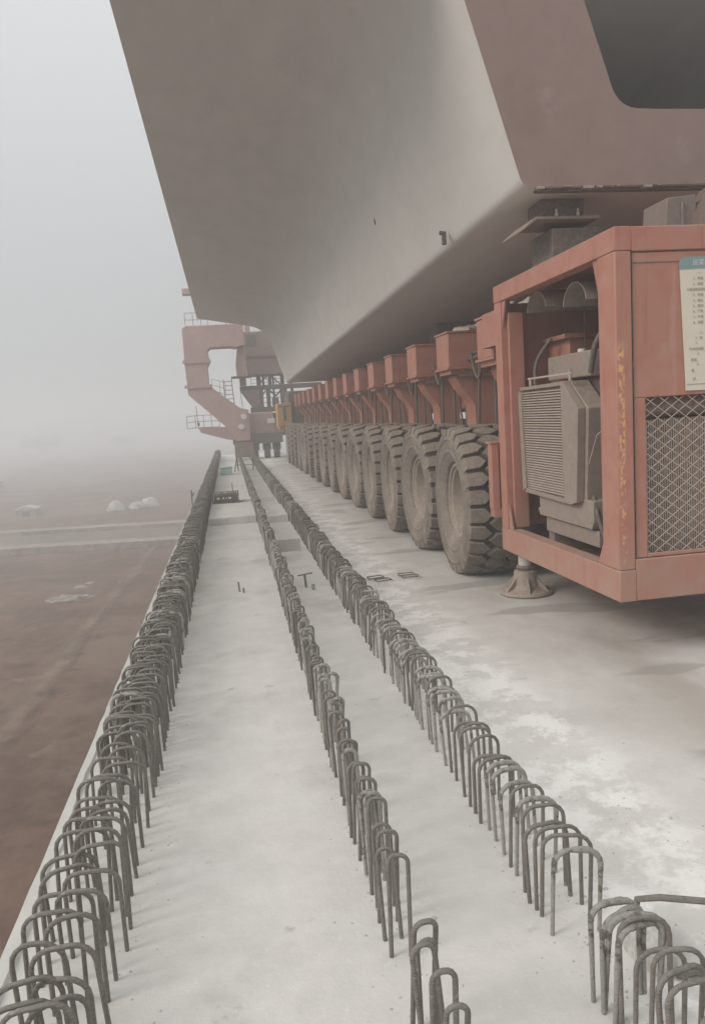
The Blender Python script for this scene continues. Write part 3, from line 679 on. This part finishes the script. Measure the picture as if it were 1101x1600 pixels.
k = MB(); k.tube([(2.63, 6.45, 1.93), (2.63, 6.45, 2.0)], .012, 6); k.tube([(2.63, 5.66, 1.93), (2.63, 5.66, 2.02)], .012, 6); k.box(2.625, 2.635, 5.62, 6.5, 1.985, 2.0); part(k, 'cooler_hanger', 'fin', oc)
k = MB(); k.box(2.78, 3.0, 5.62, 6.42, 1.96, 2.16); q = P(k, 'expansion_tank', 'grey', .012)
k2 = MB(); k2.tube([(2.86, 5.92, 2.16), (2.86, 5.92, 2.19)], .035, 10); part(k2, 'filler_cap', 'white', q)
k = MB(); k.box(2.86, 3.5, 5.35, 6.35, .95, 1.94); k.box(3.0, 3.5, 5.15, 5.35, 1.1, 1.8); k.tube([(2.95, 5.36, 1.55), (2.95, 5.12, 1.55)], .09, 12); P(k, 'engine_block', 'dark', .02)
k = MB(); k.tube([(2.80, 5.30, 1.62), (3.3, 5.30, 1.62)], .075, 12); P(k, 'intake_pipe', 'grey')
k = MB(); k.prism([(6.40, .86), (6.44, .86), (6.40, .80), (5.42, .80), (5.38, .86), (5.38, 1.02), (6.40, 1.02)], 'x', 2.66, 3.4); P(k, 'engine_tray', 'grey', .004)
k = MB(); k.box(2.70, 3.4, 5.38, 6.36, .66, .785); P(k, 'engine_bearer', 'grey', .006)
for a in (5.30, 6.30):
    k = MB(); k.box(2.74, 3.35, a, a+.11, .472, .658); P(k, 'mounting_foot', 'grey', .006)
for pts, rr, m_, nm in (([(2.72, 5.5, 1.98), (2.72, 5.42, 2.2), (2.85, 5.4, 2.36), (3.1, 5.5, 2.42), (3.4, 5.7, 2.40)], .022, 'hose', 'coolant_hose'), ([(2.8, 6.5, 1.75), (2.74, 6.62, 1.9), (2.76, 6.64, 2.15), (2.9, 6.6, 2.34)], .018, 'hose', 'fuel_hose'),
                         ([(2.70, 5.45, 1.05), (2.68, 5.36, .92), (2.70, 5.28, .72), (2.8, 5.2, .60)], .016, 'hose', 'drain_hose'), ([(2.84, 5.25, 2.05), (2.84, 5.22, 1.2), (2.86, 5.2, .75)], .012, 'hose', 'wiring_loom'),
                         ([(3.2, 6.1, 2.0), (3.2, 6.1, 2.30), (3.2, 5.9, 2.42)], .05, 'grey', 'exhaust_pipe')):
    k = MB(); q_ = []
    for i_ in range(len(pts)-1):
        for t_ in range(5): q_.append(Vector(pts[i_]).lerp(Vector(pts[i_+1]), t_/5))
    q_.append(Vector(pts[-1]))
    for _ in range(3): q_ = [q_[0]]+[(q_[j-1]+q_[j]*2+q_[j+1])/4 for j in range(1, len(q_)-1)]+[q_[-1]]
    k.tube(q_, rr, 8); P(k, nm, m_, smooth=60)
k = MB(); k.tube([(2.66, 5.44, 1.30), (2.66, 5.30, 1.52), (2.70, 5.18, 1.60)], .004, 5); P(k, 'cable', 'wire')
k = MB()
for a, b in (((2.535, 7.0, 2.1), (2.53, 7.02, 1.45)),): k.tube([(2.60+.02*math.sin(t*.5), 7.02+.16*math.sin(math.pi*t/10), 2.25-.09*t) for t in range(11)], .017, 8)
P(k, 'side_hose', 'hose')
# channel bracket behind the rear post, small step plate
k = MB(); k.box(2.43, 2.50, 6.96, 7.07, .80, 1.42); k.box(2.50, 2.62, 7.03, 7.07, .80, 1.42); k.box(2.44, 2.62, 6.96, 7.08, .72, .80); k.box(2.42, 2.63, 6.955, 7.10, 1.42, 1.44); P(k, 'channel_bracket', 'red', .004)
k = MB(); k.box(2.62, 2.95, 6.955, 7.2, 2.26, 2.36); k.box(2.7, 2.95, 6.955, 7.15, 2.18, 2.26); k.box(2.64, 3.1, 6.955, 7.7, 2.36, 2.70); P(k, 'mounting_bracket', 'red', .006)
# support leg with its foot
k = MB(); k.tube([(2.66, 6.80, .45), (2.66, 6.80, .25)], .062, 20); J = P(k, 'support_leg', 'chrome')
k = MB(); k.lathe([(.0, .001), (.0, .245), (.012, .25), (.03, .235), (.05, .15), (.075, .125), (.10, .115), (.215, .105), (.22, .085), (.23, .001)], 28, 'z', (2.66, 6.80, .006))
for j in range(6):
    a = math.pi*j/3+.3; c, s = math.cos(a), math.sin(a)
    k.add([(2.66+r*c+t*s, 6.80+r*s-t*c, z_) for t in (-.009, .009) for r, z_ in ((.09, .19), (.23, .035), (.09, .035))], [(0, 1, 2), (5, 4, 3), (0, 3, 4, 1), (1, 4, 5, 2), (2, 5, 3, 0)])
part(k, 'foot', 'rim', J)
k = MB(); k.lathe([(0, .001), (0, .075), (.03, .085), (.05, .07), (.05, .001)], 18, 'z', (2.66, 6.80, .225)); part(k, 'collar', 'dark', J)
# pillar and pad that carry the girder end
k = MB(); k.box(2.80, 3.25, 6.30, 6.75, 2.85, 3.22); k.box(2.72, 3.3, 6.26, 6.8, 2.85, 2.90); P(k, 'support_pillar', 'dark', .01)
k = MB(); k.prism([(2.64, 3.30), (2.52, 3.205), (2.525, 3.195), (2.65, 3.28), (3.20, 3.275), (3.20, 3.30)], 'y', 6.24, 6.72); q = P(k, 'support_plate', 'grey', .003)
k = MB(); k.box(2.74, 3.12, 6.36, 6.66, 3.30, 3.468); part(k, 'rubber_pad', 'dark', q, .01)
for x in (2.84, 3.03):
    k = MB(); k.tube([(x, 6.29, 3.30), (x, 6.29, 3.37)], .009, 8); k.tube([(x, 6.29, 3.315), (x, 6.29, 3.335)], .016, 6); part(k, 'bolt', 'chrome', q)
for yy in (14.5, 23.0, 29.5):
    k = MB(); k.box(4.0, 4.7, yy-.3, yy+.3, 2.90, tilt(yy)-.005); P(k, 'support_pillar', 'dark', .01)
k = MB(); k.box(2.06, 2.66, 32.0, 33.0, 1.48, 2.42); k.box(2.10, 2.60, 32.1, 32.9, 1.36, 1.48); yb = P(k, 'rear_cab', 'yellow', .02, label='small yellow cabinet at the far end of the transporter')
k = MB(); k.box(2.12, 2.6, 31.99, 32.0, 2.26, 2.30); k.box(2.3, 2.42, 31.985, 32.0, 1.7, 2.25); part(k, 'cab_trim', 'dark', yb)
k = MB(); k.box(2.55, 5.9, 32.1, 33.6, .75, 2.9); P(k, 'rear_module', 'dark', .03)

# things lying on and fixed to the transporter
nb = thing('notice_board', 'cream paper notice with teal header stuck above the wire grille', 'notice', (2.95, 4.70, 1.79))
k = MB(); k.prism([(2.955, 2.575), (2.99, 1.845), (2.99, 1.80), (3.62, 1.785), (3.62, 2.60)], 'y', CY0+.004, CY0+.0085); part(k, 'paper', 'paper', nb)
k = MB(); hp = [(2.952, 2.575), (2.953, 2.62), (2.962, 2.642), (2.985, 2.654), (3.62, 2.662), (3.62, 2.588)]; k.prism(hp, 'y', CY0+.002, CY0+.0086); part(k, 'header', 'teal', nb)
k = MB(); k.box(2.995, 3.62, CY0+.002, CY0+.004, 1.836, 1.841); part(k, 'fold_line', 'ink', nb)
def text(s, x, zz, size, m, name):
    cu = bpy.data.curves.new(name, 'FONT'); cu.body = s; cu.size = size; cu.extrude = 0.0004
    o = bpy.data.objects.new(name, cu); C.objects.link(o)
    dg = bpy.context.evaluated_depsgraph_get(); me = bpy.data.meshes.new_from_object(o.evaluated_get(dg)); bpy.data.objects.remove(o)
    me.materials.clear(); me.materials.append(M[m])
    q = link(name, me, nb, Vector((x, CY0+.0012, zz))-Vector(nb.location), (math.pi/2, 0, 0)); return q
text('\u8fd0\u6881\u8f66', 3.042, 2.603, .042, 'white', 'header_text')
rows = [(3.075, 2.545, '\u4e00\u3001'), (3.045, 2.51, '1\u3001\u68c0\u67e5'), (3.045, 2.475, '2\u3001\u68c0\u67e5'), (3.0, 2.44, '\u884c\u8d70\u524d\u68c0\u67e5\u5236\u52a8'), (3.045, 2.405, '3\u3001\u68c0\u67e5'), (3.045, 2.37, '4\u3001\u786e\u8ba4'), (3.045, 2.335, '5\u3001\u4fdd\u6301'),
        (3.045, 2.30, '6\u3001\u4e25\u7981'), (3.045, 2.265, '7\u3001\u4e0d\u5f97'), (3.045, 2.23, '8\u3001\u5b9a\u671f'), (3.09, 2.165, '\u4e8c\u3001'), (3.06, 2.13, '1\u3001\u68c0'), (3.06, 2.10, '2\u3001'), (3.015, 2.06, '\u4f5c\u4e1a\u540e\u5207\u65ad'), (3.07, 2.03, '3\u3001'), (3.025, 1.99, '\u7535\u6e90\u3001'), (3.07, 1.96, '4\u3001'), (3.03, 1.92, '\u9501'), (3.04, 1.865, '\u597d')]
for x, zz, s in rows: text(s, x, zz, .021, 'ink', 'text_line')

def crumple(seed, cx, cy, cz, rx, ry, rz, lo=0.0, nu=14, nv=7, amp=.25):
    r = random.Random(seed); ph = [r.uniform(0, 6) for _ in range(8)]; vs = []; fs = []
    for j in range(nv+1):
        e = (lo+(math.pi/2-lo)*j/nv) if lo < 0.01 else 0
        e = math.pi/2*j/nv
        for i in range(nu):
            a = 2*math.pi*i/nu
            q = 1+amp*(math.sin(3*a+ph[0])*.5+math.sin(5*a+ph[1]+2*e)*.4+math.sin(2*a+4*e+ph[2])*.5)*math.cos(e)+amp*.4*math.sin(7*e+ph[3]+2*a)
            vs.append((cx+rx*q*math.cos(e)*math.cos(a), cy+ry*q*math.cos(e)*math.sin(a), cz+rz*(math.sin(e)*q if j else 0)))
    for j in range(nv):
        for i in range(nu): fs.append((j*nu+i, j*nu+(i+1) % nu, (j+1)*nu+(i+1) % nu, (j+1)*nu+i))
    return MB().add(vs, fs)
k = crumple(1, 3.08, 9.55, 2.724, .22, .22, .07); k2 = crumple(2, 3.32, 9.5, 2.724, .16, .2, .13); k.add(k2.v, k2.f)
single(k, 'cloth_rag', 'rag', 'crumpled pale rag lying on a red cross beam behind the cabinet', 'rag', (3.1, 9.55, 2.724), smooth=60)
k = crumple(3, 3.02, 7.35, 2.702, .16, .17, .10)
single(k, 'folded_sack', 'rag', 'grey sack bundled on the bracket just behind the cabinet roof', 'sack', (3.02, 7.35, 2.702), smooth=60)
k = MB(); k.tube([(2.72, 7.0, 2.70), (2.70, 7.12, 2.80), (2.74, 7.05, 2.86)], .02, 8); k.tube([(2.78, 7.22, 2.72), (2.66, 7.06, 2.775)], .015, 8)
single(k, 'loose_pipe', 'chrome', 'short bent pale pipe end sticking out behind the cabinet top corner', 'pipe', (2.72, 7.05, 2.70))
k = crumple(6, 2.62, 4.90, 2.852, .06, .07, .02)
single(k, 'plastic_scrap', 'white', 'small white scrap of plastic on the front edge of the cabinet roof', 'scrap', (2.62, 4.90, 2.852), smooth=60)
k = MB(); k.prism([(3.21, 2.855), (3.235, 3.18), (3.46, 3.20), (3.47, 2.855)], 'y', 5.30, 5.62); k.box(3.34, 3.36, 5.285, 5.30, 2.86, 3.15)
single(k, 'metal_box', 'boxgrey', 'grey sheet metal box standing on the cabinet roof', 'box', (3.34, 5.45, 2.855), bevel=.008)
k = crumple(9, 3.86, 5.40, 2.852, .42, .30, .58, nu=20, nv=10, amp=.10)
single(k, 'tarpaulin_bundle', 'tarp', 'dark rounded tarpaulin bundle on the cabinet roof beside grey box', 'tarpaulin', (3.80, 5.45, 2.852), smooth=60)

# ------------------------------------------------------------------ launcher beyond
LY = 36.0
LN = thing('bridge_launcher', 'hazy red bridge launcher with a C shaped leg beyond the girder', 'launcher', (1.4, LY, 0))
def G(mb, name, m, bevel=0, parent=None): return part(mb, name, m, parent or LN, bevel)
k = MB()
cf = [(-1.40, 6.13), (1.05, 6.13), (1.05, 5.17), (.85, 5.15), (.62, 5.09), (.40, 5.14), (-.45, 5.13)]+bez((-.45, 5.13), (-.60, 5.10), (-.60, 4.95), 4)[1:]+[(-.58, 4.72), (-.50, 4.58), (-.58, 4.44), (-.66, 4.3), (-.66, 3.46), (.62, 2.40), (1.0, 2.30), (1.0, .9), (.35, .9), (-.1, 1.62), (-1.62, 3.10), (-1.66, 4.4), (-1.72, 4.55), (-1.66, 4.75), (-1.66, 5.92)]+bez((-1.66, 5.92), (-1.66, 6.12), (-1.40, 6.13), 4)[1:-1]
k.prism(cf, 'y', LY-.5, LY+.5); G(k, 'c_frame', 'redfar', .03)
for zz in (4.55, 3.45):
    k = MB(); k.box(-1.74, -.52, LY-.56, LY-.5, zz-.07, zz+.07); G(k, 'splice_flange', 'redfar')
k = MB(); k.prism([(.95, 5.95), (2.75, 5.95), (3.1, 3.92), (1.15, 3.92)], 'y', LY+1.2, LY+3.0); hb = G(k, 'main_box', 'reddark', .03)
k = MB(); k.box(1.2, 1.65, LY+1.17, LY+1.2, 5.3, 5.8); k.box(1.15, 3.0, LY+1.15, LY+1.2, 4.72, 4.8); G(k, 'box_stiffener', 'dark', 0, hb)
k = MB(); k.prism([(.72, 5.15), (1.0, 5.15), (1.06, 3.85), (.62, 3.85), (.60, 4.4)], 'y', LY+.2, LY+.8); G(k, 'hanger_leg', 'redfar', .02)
k = MB(); k.box(.35, 1.25, LY+.1, LY+.9, 3.78, 3.85); k.box(.72, 1.02, LY+.3, LY+.7, 3.42, 3.78); G(k, 'hinge_block', 'dark', .01)
for x, wd in ((1.55, .16), (1.82, .10), (2.12, .14), (2.70, .16), (3.1, .12)):
    k = MB(); k.box(x, x+wd, LY+1.6, LY+1.9, 3.4, 3.95); G(k, 'column', 'dark')
k = MB(); k.box(.72, 4.6, LY+.9, LY+1.6, 3.22, 3.42); G(k, 'cross_girder', 'dark', .01)
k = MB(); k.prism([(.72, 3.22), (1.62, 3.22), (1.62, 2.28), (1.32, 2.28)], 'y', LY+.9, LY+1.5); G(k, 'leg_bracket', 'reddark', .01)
for x in (1.62, 1.95, 2.62):
    k = MB(); k.box(x, x+.17, LY+.95, LY+1.4, 2.40, 3.22); G(k, 'leg_column', 'dark')
k = MB(); k.tube([(2.05, LY+1.1, 3.2), (2.4, LY+1.1, 2.9), (2.7, LY+1.1, 3.2)], .05, 6); k.box(2.2, 2.5, LY+1.0, LY+1.3, 2.42, 2.80); G(k, 'hoist_gear', 'dark')
k = MB(); k.box(1.15, 3.4, LY+.8, LY+1.5, 2.16, 2.40); G(k, 'lower_girder', 'dark', .01)
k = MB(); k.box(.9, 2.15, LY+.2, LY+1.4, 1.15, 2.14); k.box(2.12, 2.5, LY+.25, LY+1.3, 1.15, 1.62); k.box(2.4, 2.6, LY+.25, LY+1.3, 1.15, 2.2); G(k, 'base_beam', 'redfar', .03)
k = MB(); k.box(.2, 2.5, LY+.0, LY+1.4, .72, 1.15); G(k, 'base_sill', 'dark', .02)
for x in (1.2, 1.75, 2.2):
    k = MB(); k.tube([(x-.12, LY+.6, .36), (x+.14, LY+.6, .36)], .36, 14); k.box(x-.18, x+.2, LY+.4, LY+.8, .4, .75); G(k, 'carriage_wheel', 'dark')
k = MB(); k.box(2.0, 4.2, LY+1.4, LY+1.6, 1.0, 2.1); G(k, 'rear_sill', 'dark')
k = MB(); k.prism([(-1.32, 1.62), (.6, 1.55), (.6, .88), (-.1, 1.02), (-1.2, 1.38)], 'y', LY-.2, LY+.4); wd_ = G(k, 'platform_bracket', 'redfar', .01)
def rail(pts, h, mids, r=.013, ev=1):
    k = MB()
    for p in pts[::ev]: k.tube([p, (p[0], p[1], p[2]+h)], r, 5)
    for m in mids: k.tube([(p[0], p[1], p[2]+h*m) for p in pts], r, 5)
    return k
G(rail([(-1.80, LY-.1, 1.60), (-1.42, LY-.1, 1.62), (-1.05, LY-.1, 1.62), (-.7, LY-.1, 1.62), (-.35, LY-.1, 1.6)], .55, (.0, .5, 1)), 'platform_railing', 'dark', 0)
k = MB(); k.tube([(-1.30, LY-.05, 1.6), (-1.34, LY-.05, 2.6)], .016, 5); k.box(-1.34, -1.24, LY-.1, LY, 1.7, 1.85); G(k, 'antenna_pole', 'dark')
G(rail([(-1.50, LY, 6.13), (-1.15, LY, 6.13), (-.80, LY, 6.13), (-.5, LY, 6.13), (.3, LY, 6.13), (.5, LY, 6.13)], .62, (.5, 1)), 'top_railing', 'dark')
k = MB()
for x in (.02, .40): k.tube([(x, LY+.3, 2.5), (x-.05, LY+.3, 3.75)], .02, 5)
for j in range(6): k.tube([(.02-.01*j, LY+.3, 2.65+.2*j), (.40-.01*j, LY+.3, 2.65+.2*j)], .016, 5)
G(k, 'ladder', 'dark')
G(rail([(-.55, LY+.5, 3.2), (-.2, LY+.5, 3.1), (.05, LY+.5, 3.0)], .6, (.1, .55, 1), .01), 'stair_railing', 'dark')
for (x, y_, z0, z1, m_) in ((1.38, 1.7, 2.4, 3.22, .05), (2.35, 1.8, 2.4, 3.95, .05), (2.9, 1.5, 2.4, 3.3, .06), (1.75, 2.6, 2.4, 3.9, .05), (3.25, 2.0, 2.2, 3.95, .07)):
    k = MB(); k.tube([(x, LY+y_, z0), (x, LY+y_, z1)], m_, 6); G(k, 'upright_pipe', 'dark')
for a, b in (((1.4, 2.45), (1.95, 3.2)), ((2.65, 3.2), (3.2, 2.45)), ((1.6, 3.5), (2.1, 3.9)), ((2.2, 3.9), (2.7, 3.45))):
    k = MB(); k.tube([(a[0], LY+1.75, a[1]), (b[0], LY+1.75, b[1])], .035, 6); G(k, 'diagonal_brace', 'dark')
for zz in (2.62, 2.85, 3.08):
    k = MB(); k.tube([(1.6, LY+2.0, zz), (3.4, LY+2.0, zz)], .014, 5); G(k, 'guard_wire', 'dark')
G(rail([(1.3, LY+2.2, 3.42), (1.7, LY+2.2, 3.42), (2.1, LY+2.2, 3.42), (2.5, LY+2.2, 3.42), (2.9, LY+2.2, 3.42), (3.4, LY+2.2, 3.42)], .5, (.35, .68, 1), .012), 'walkway_railing', 'dark')
k = MB(); k.tube([(.73, LY+.85, 3.2), (.78, LY+.85, 2.2)], .014, 5); k.tube([(.9, LY+.1, 2.05), (.9, LY+.0, 2.05)], .10, 12); G(k, 'tie_rod', 'dark')
for z_ in (2.0, 1.55):
    k = MB(); k.lathe([(0, .001), (0, .13), (.06, .13), (.06, .001)], 14, 'y', (.66-(.15 if z_ < 1.8 else 0)+.1, LY-.58, z_)); G(k, 'work_lamp', 'white')
k = MB(); k.box(1.85, 2.2, LY+.16, LY+.2, 1.62, 1.85); G(k, 'white_plate', 'white')
k = MB(); k.box(-1.62, 2.0, LY+2.2, LY+2.9, 7.95, 8.18); k.box(-1.62, 2.0, LY+2.2, LY+2.3, 8.18, 8.2); k.tube([(-1.2, LY+2.4, 8.15), (-1.2, LY+2.4, 8.33)], .05, 6); G(k, 'upper_walkway', 'redfar', .01)
for x in (1.2, 2.4):
    k = MB(); k.box(x, x+.25, LY+2.3, LY+2.7, 5.9, 7.97); G(k, 'upper_post', 'redfar')
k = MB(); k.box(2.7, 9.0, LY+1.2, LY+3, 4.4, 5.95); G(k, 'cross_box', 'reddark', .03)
k = MB(); k.box(7.2, 8.6, LY+.2, LY+1.4, 0.0, 4.4); G(k, 'far_leg', 'redfar', .03)

# ------------------------------------------------------------------ small things on the deck
tb = thing('trestle_board', 'far boxed board on splayed trestle legs straddling the middle rebar row', 'trestle', (.53, 28, 0))
k = MB(); k.box(.19, .87, 27.95, 28.15, .50, 1.02); part(k, 'board', 'wood', tb, .01)
for x, dx, dy in ((.24, -.12, -.35), (.24, .02, .45), (.82, .12, -.35), (.82, -.02, .45)):
    k = MB(); k.tube([(x, 28.05, .52), (x+dx, 28.05+dy, -.0)], .022, 6); part(k, 'leg', 'dark', tb)
k = MB(); k.tube([(.15, 27.75, .24), (.92, 27.75, .24)], .014, 6); part(k, 'crossbar', 'dark', tb)
k = MB(); k.tube([(.70, 25.2, .012), (1.6, 24.6, .03)], .014, 6)
k = MB(); k.box(-.37, .03, 26.55, 26.95, 0, .24); gbn = thing('storage_bin', 'mint green plastic bin standing in the left lane of the deck', 'bin', (-.17, 26.75, 0)); part(k, 'body', 'mint', gbn, .02)
k = MB(); k.box(-.39, .05, 26.53, 26.97, .24, .275); part(k, 'lid', 'mint', gbn, .01)
bk = thing('wire_basket', 'dark low crate of scrap steel with upright rods in the left lane', 'basket', (-.15, 16.1, .13))
k = MB()
for x in [(-.42+.047*i) for i in range(12)]: k.tube([(x, 15.92, .13), (x+rnd.uniform(-.01, .01), 15.92, .34+rnd.uniform(-.02, .04))], .012, 5)
for yy in [15.92+.06*i for i in range(9)]: k.tube([(.10, yy, .13), (.10, yy, .34+rnd.uniform(-.02, .03))], .012, 5)
for zz in (.15, .24, .33): k.tube([(-.42, 15.92, zz), (.10, 15.92, zz), (.10, 16.4, zz), (-.42, 16.4, zz), (-.42, 15.92, zz)], .010, 5)
part(k, 'cage', 'dark', bk)
k = MB(); k.box(-.40, .08, 15.95, 16.38, .132, .31); part(k, 'contents', 'dark', bk, .02)
k = MB()
for x, w_ in ((-.33, .05), (-.22, .035), (-.15, .02), (-.10, .06)): k.box(x, x+w_, 15.905, 15.912, .22, .26)
part(k, 'white_mark', 'white', bk)
k = MB(); k.tube([(.0, 16.15, .13), (-.005, 16.15, .53)], .009, 6)
part(k, 'upright_rod', 'dark', bk)
k = MB(); k.tube([(-.86, 16.4, .0), (-.86, 16.4, .42)], .014, 6); k.tube([(-.86, 16.4, .28), (-.80, 16.4, .36)], .012, 6)
single(k, 'marker_post', 'steel', 'thin dark post standing at the outer deck edge beside the far crate', 'post', (-.86, 16.4, 0))
k = MB(); k.tube([(.68, 7.95, -.01), (.672, 7.95, .135)], .012, 8); k.tube([(.60, 7.93, .137), (.755, 7.98, .145)], .008, 8)
single(k, 'tee_bar', 'steel', 'small upright steel tee bar in the lane between middle and right rows', 'steel bar', (.68, 7.95, 0))
k = MB(); k.tube([(.735, 7.80, -.01), (.732, 7.80, .06), (.75, 7.80, .06), (.752, 7.80, -.01)], .006, 6)
single(k, 'wire_hook', 'steel', 'tiny bent wire hook beside the upright steel tee bar', 'hook', (.74, 7.80, 0))
k = MB(); k.tube([(-.015, 8.06, -.01), (-.022, 8.06, .105)], .009, 6); single(k, 'bar_stub', 'steel', 'taller of two short steel stubs standing in the left lane', 'steel stub', (-.015, 8.06, 0))
k = MB(); k.tube([(.03, 7.98, -.01), (.027, 7.98, .055)], .009, 6); single(k, 'bar_stub', 'steel', 'shorter of two short steel stubs standing in the left lane', 'steel stub', (.03, 7.98, 0))
def flat_hoop(x, y, a, wd, dp):
    c, s = math.cos(a), math.sin(a); pts = []
    for u, v in bez((-wd, -dp), (-wd*1.15, 0), (-wd, dp), 4)+bez((wd, dp), (wd*1.15, 0), (wd, -dp), 4): pts.append((x+u*c-v*s, y+u*s+v*c, .025))
    pts.append(pts[0]); return MB().tube(pts, .0075, 6)
for (x, y, a, lab) in ((1.44, 8.02, .2, 'rear flat steel hoop of the pair nearer the right rebar row'), (1.49, 7.86, .25, 'front flat steel hoop of the pair nearer the right rebar row'),
                  (1.78, 8.03, -.1, 'rear flat steel hoop of the pair nearer the first tyre'), (1.80, 7.92, -.2, 'front flat steel hoop of the pair nearer the first tyre')):
    single(flat_hoop(x, y, a, .08, .055), 'flat_hoop', 'steel', lab, 'steel hoop', (x, y, 0), 'flat steel hoops on the deck', smooth=60)
k = MB(); k.tube([(1.20, 2.22, .0), (1.21, 2.2, .13), (1.26, 2.15, .16), (1.42, 2.10, .15), (1.62, 2.06, .13)], .011, 8); k.tube([(1.62, 2.06, .13), (1.66, 2.0, .05), (1.60, 1.97, .02), (1.22, 1.99, .015)], .011, 8)
single(k, 'bent_bar', 'steel', 'single bent reinforcing bar lying behind the nearest right loops', 'steel bar', (1.4, 2.1, 0))
k = crumple(21, 1.20, 2.12, -.003, .07, .12, .12, nu=24, nv=12, amp=.09)
single(k, 'mortar_lump', 'crumb', 'grey lump of hardened mortar stuck behind the nearest right loops', 'mortar', (1.17, 2.16, 0), smooth=70)

# ------------------------------------------------------------------ things down on the ground
def bag(x, y, sx, sy, sz, seed, lab, rz=0):
    k = crumple(seed, x, y, GZ+.03, sx, sy, sz, nu=18, nv=7, amp=.24)
    single(k, 'bulk_bag', 'bag', lab, 'bag', (x, y, GZ), 'white bulk bags on the field', smooth=70)
bag(-10.68, 72.56, 0.75, .55, .85, 31, 'leftmost white bulk bag of the cluster beyond the road')
bag(-8.83, 72.91, 0.75, .55, .6, 32, 'low white bulk bag in the middle of the cluster beyond the road')
bag(-7.67, 73.52, 0.8, .55, .85, 33, 'rightmost white bulk bag of the cluster beyond the road')
for (x, y, sx, sy, h, lab) in ((-18.69, 74.08, 0.9, 0.8, 0.6, 'small pale flat-roofed shed on the field left of the white bags'), (-31.83, 107.48, 1.6, 1.4, 1.5, 'pale hazy shed at the far left edge of the field')):
    t_ = thing('field_shed', lab, 'shed', (x, y, GZ)); k = MB(); k.box(x-sx, x+sx, y-sy, y+sy, GZ-.1, GZ+h); part(k, 'wall', 'rubble', t_, .02)
    k = MB(); k.prism([(x-sx*1.12, GZ+h), (x-sx*1.12, GZ+h+.12), (x, GZ+h+.35), (x+sx*1.12, GZ+h+.12), (x+sx*1.12, GZ+h)], 'y', y-sy*1.1, y+sy*1.1); part(k, 'roof', 'bag', t_)
    k = MB(); k.box(x-.35, x+.35, y-sy-.03, y-sy, GZ, GZ+h*.75); part(k, 'door', 'dark', t_)
for i, (x, y, s, lab) in enumerate(((-7.67, 34.92, .55, 'largest pale rubble block beside the dirt track'), (-6.98, 35.26, .34, 'flat pale rubble block right of the largest block'), (-8.36, 35.19, .25, 'small pale rubble block left of the largest block'), (-7.53, 37.66, .3, 'lone pale rubble block behind the others'), (-7.25, 38.54, .22, 'tiny pale rubble block farthest behind the others'))):
    k = crumple(50+i, x, y, GZ-.05, s*1.3, s*.8, s*.55, nu=9, nv=4, amp=.25); single(k, 'rubble_block', 'rubble', lab, 'rubble', (x, y, GZ), 'rubble by the dirt track', smooth=0)
def tree(x, y, h, wd, seed, lab):
    r = random.Random(seed); t_ = thing('bare_tree', lab, 'tree', (x, y, GZ), 'hazy trees beyond the field')
    k = MB(); k.tube([(x, y, GZ-.2), (x+.1, y, GZ+h*.35), (x-.1, y+.2, GZ+h*.7), (x, y, GZ+h*.95)], [.22, .17, .1, .03], 7)
    for j in range(9):
        a = r.uniform(0, 6.28); z0 = GZ+h*r.uniform(.25, .6); l = wd*r.uniform(.5, .9)
        k.tube([(x, y, z0), (x+l*.5*math.cos(a), y+l*.5*math.sin(a), z0+h*.15), (x+l*math.cos(a), y+l*math.sin(a), z0+h*.28)], [.09, .06, .02], 5)
    part(k, 'trunk', 'bark', t_); k = MB()
    cl = [(r.gauss(0, .4)*wd, r.gauss(0, .4)*wd, h*(.62+r.gauss(0, .17))) for _ in range(26)]
    for j in range(2200):
        c = r.choice(cl); p = Vector((x+c[0]+r.gauss(0, .16)*wd, y+c[1]+r.gauss(0, .16)*wd, GZ+max(.5, c[2]+r.gauss(0, .09)*h)))
        u = Vector((r.gauss(0, 1), r.gauss(0, 1), r.gauss(0, 1))).normalized(); v = u.orthogonal().normalized(); s = r.uniform(.12, .3)
        k.add([p+u*s, p+v*s*.6, p-u*s, p-v*s*.6], [(0, 1, 2, 3)])
    part(k, 'crown', 'leaf', t_, smooth=0)
for i, (x, y, h, wd, lab) in enumerate(((-66, 290, 6.5, 7.0, 'dim grey tree clump on the far left horizon'), (-40, 310, 5.0, 7.0, 'faint low tree clump right of the dim grey one'))):
    tree(x, y, h, wd, 70+i, lab)
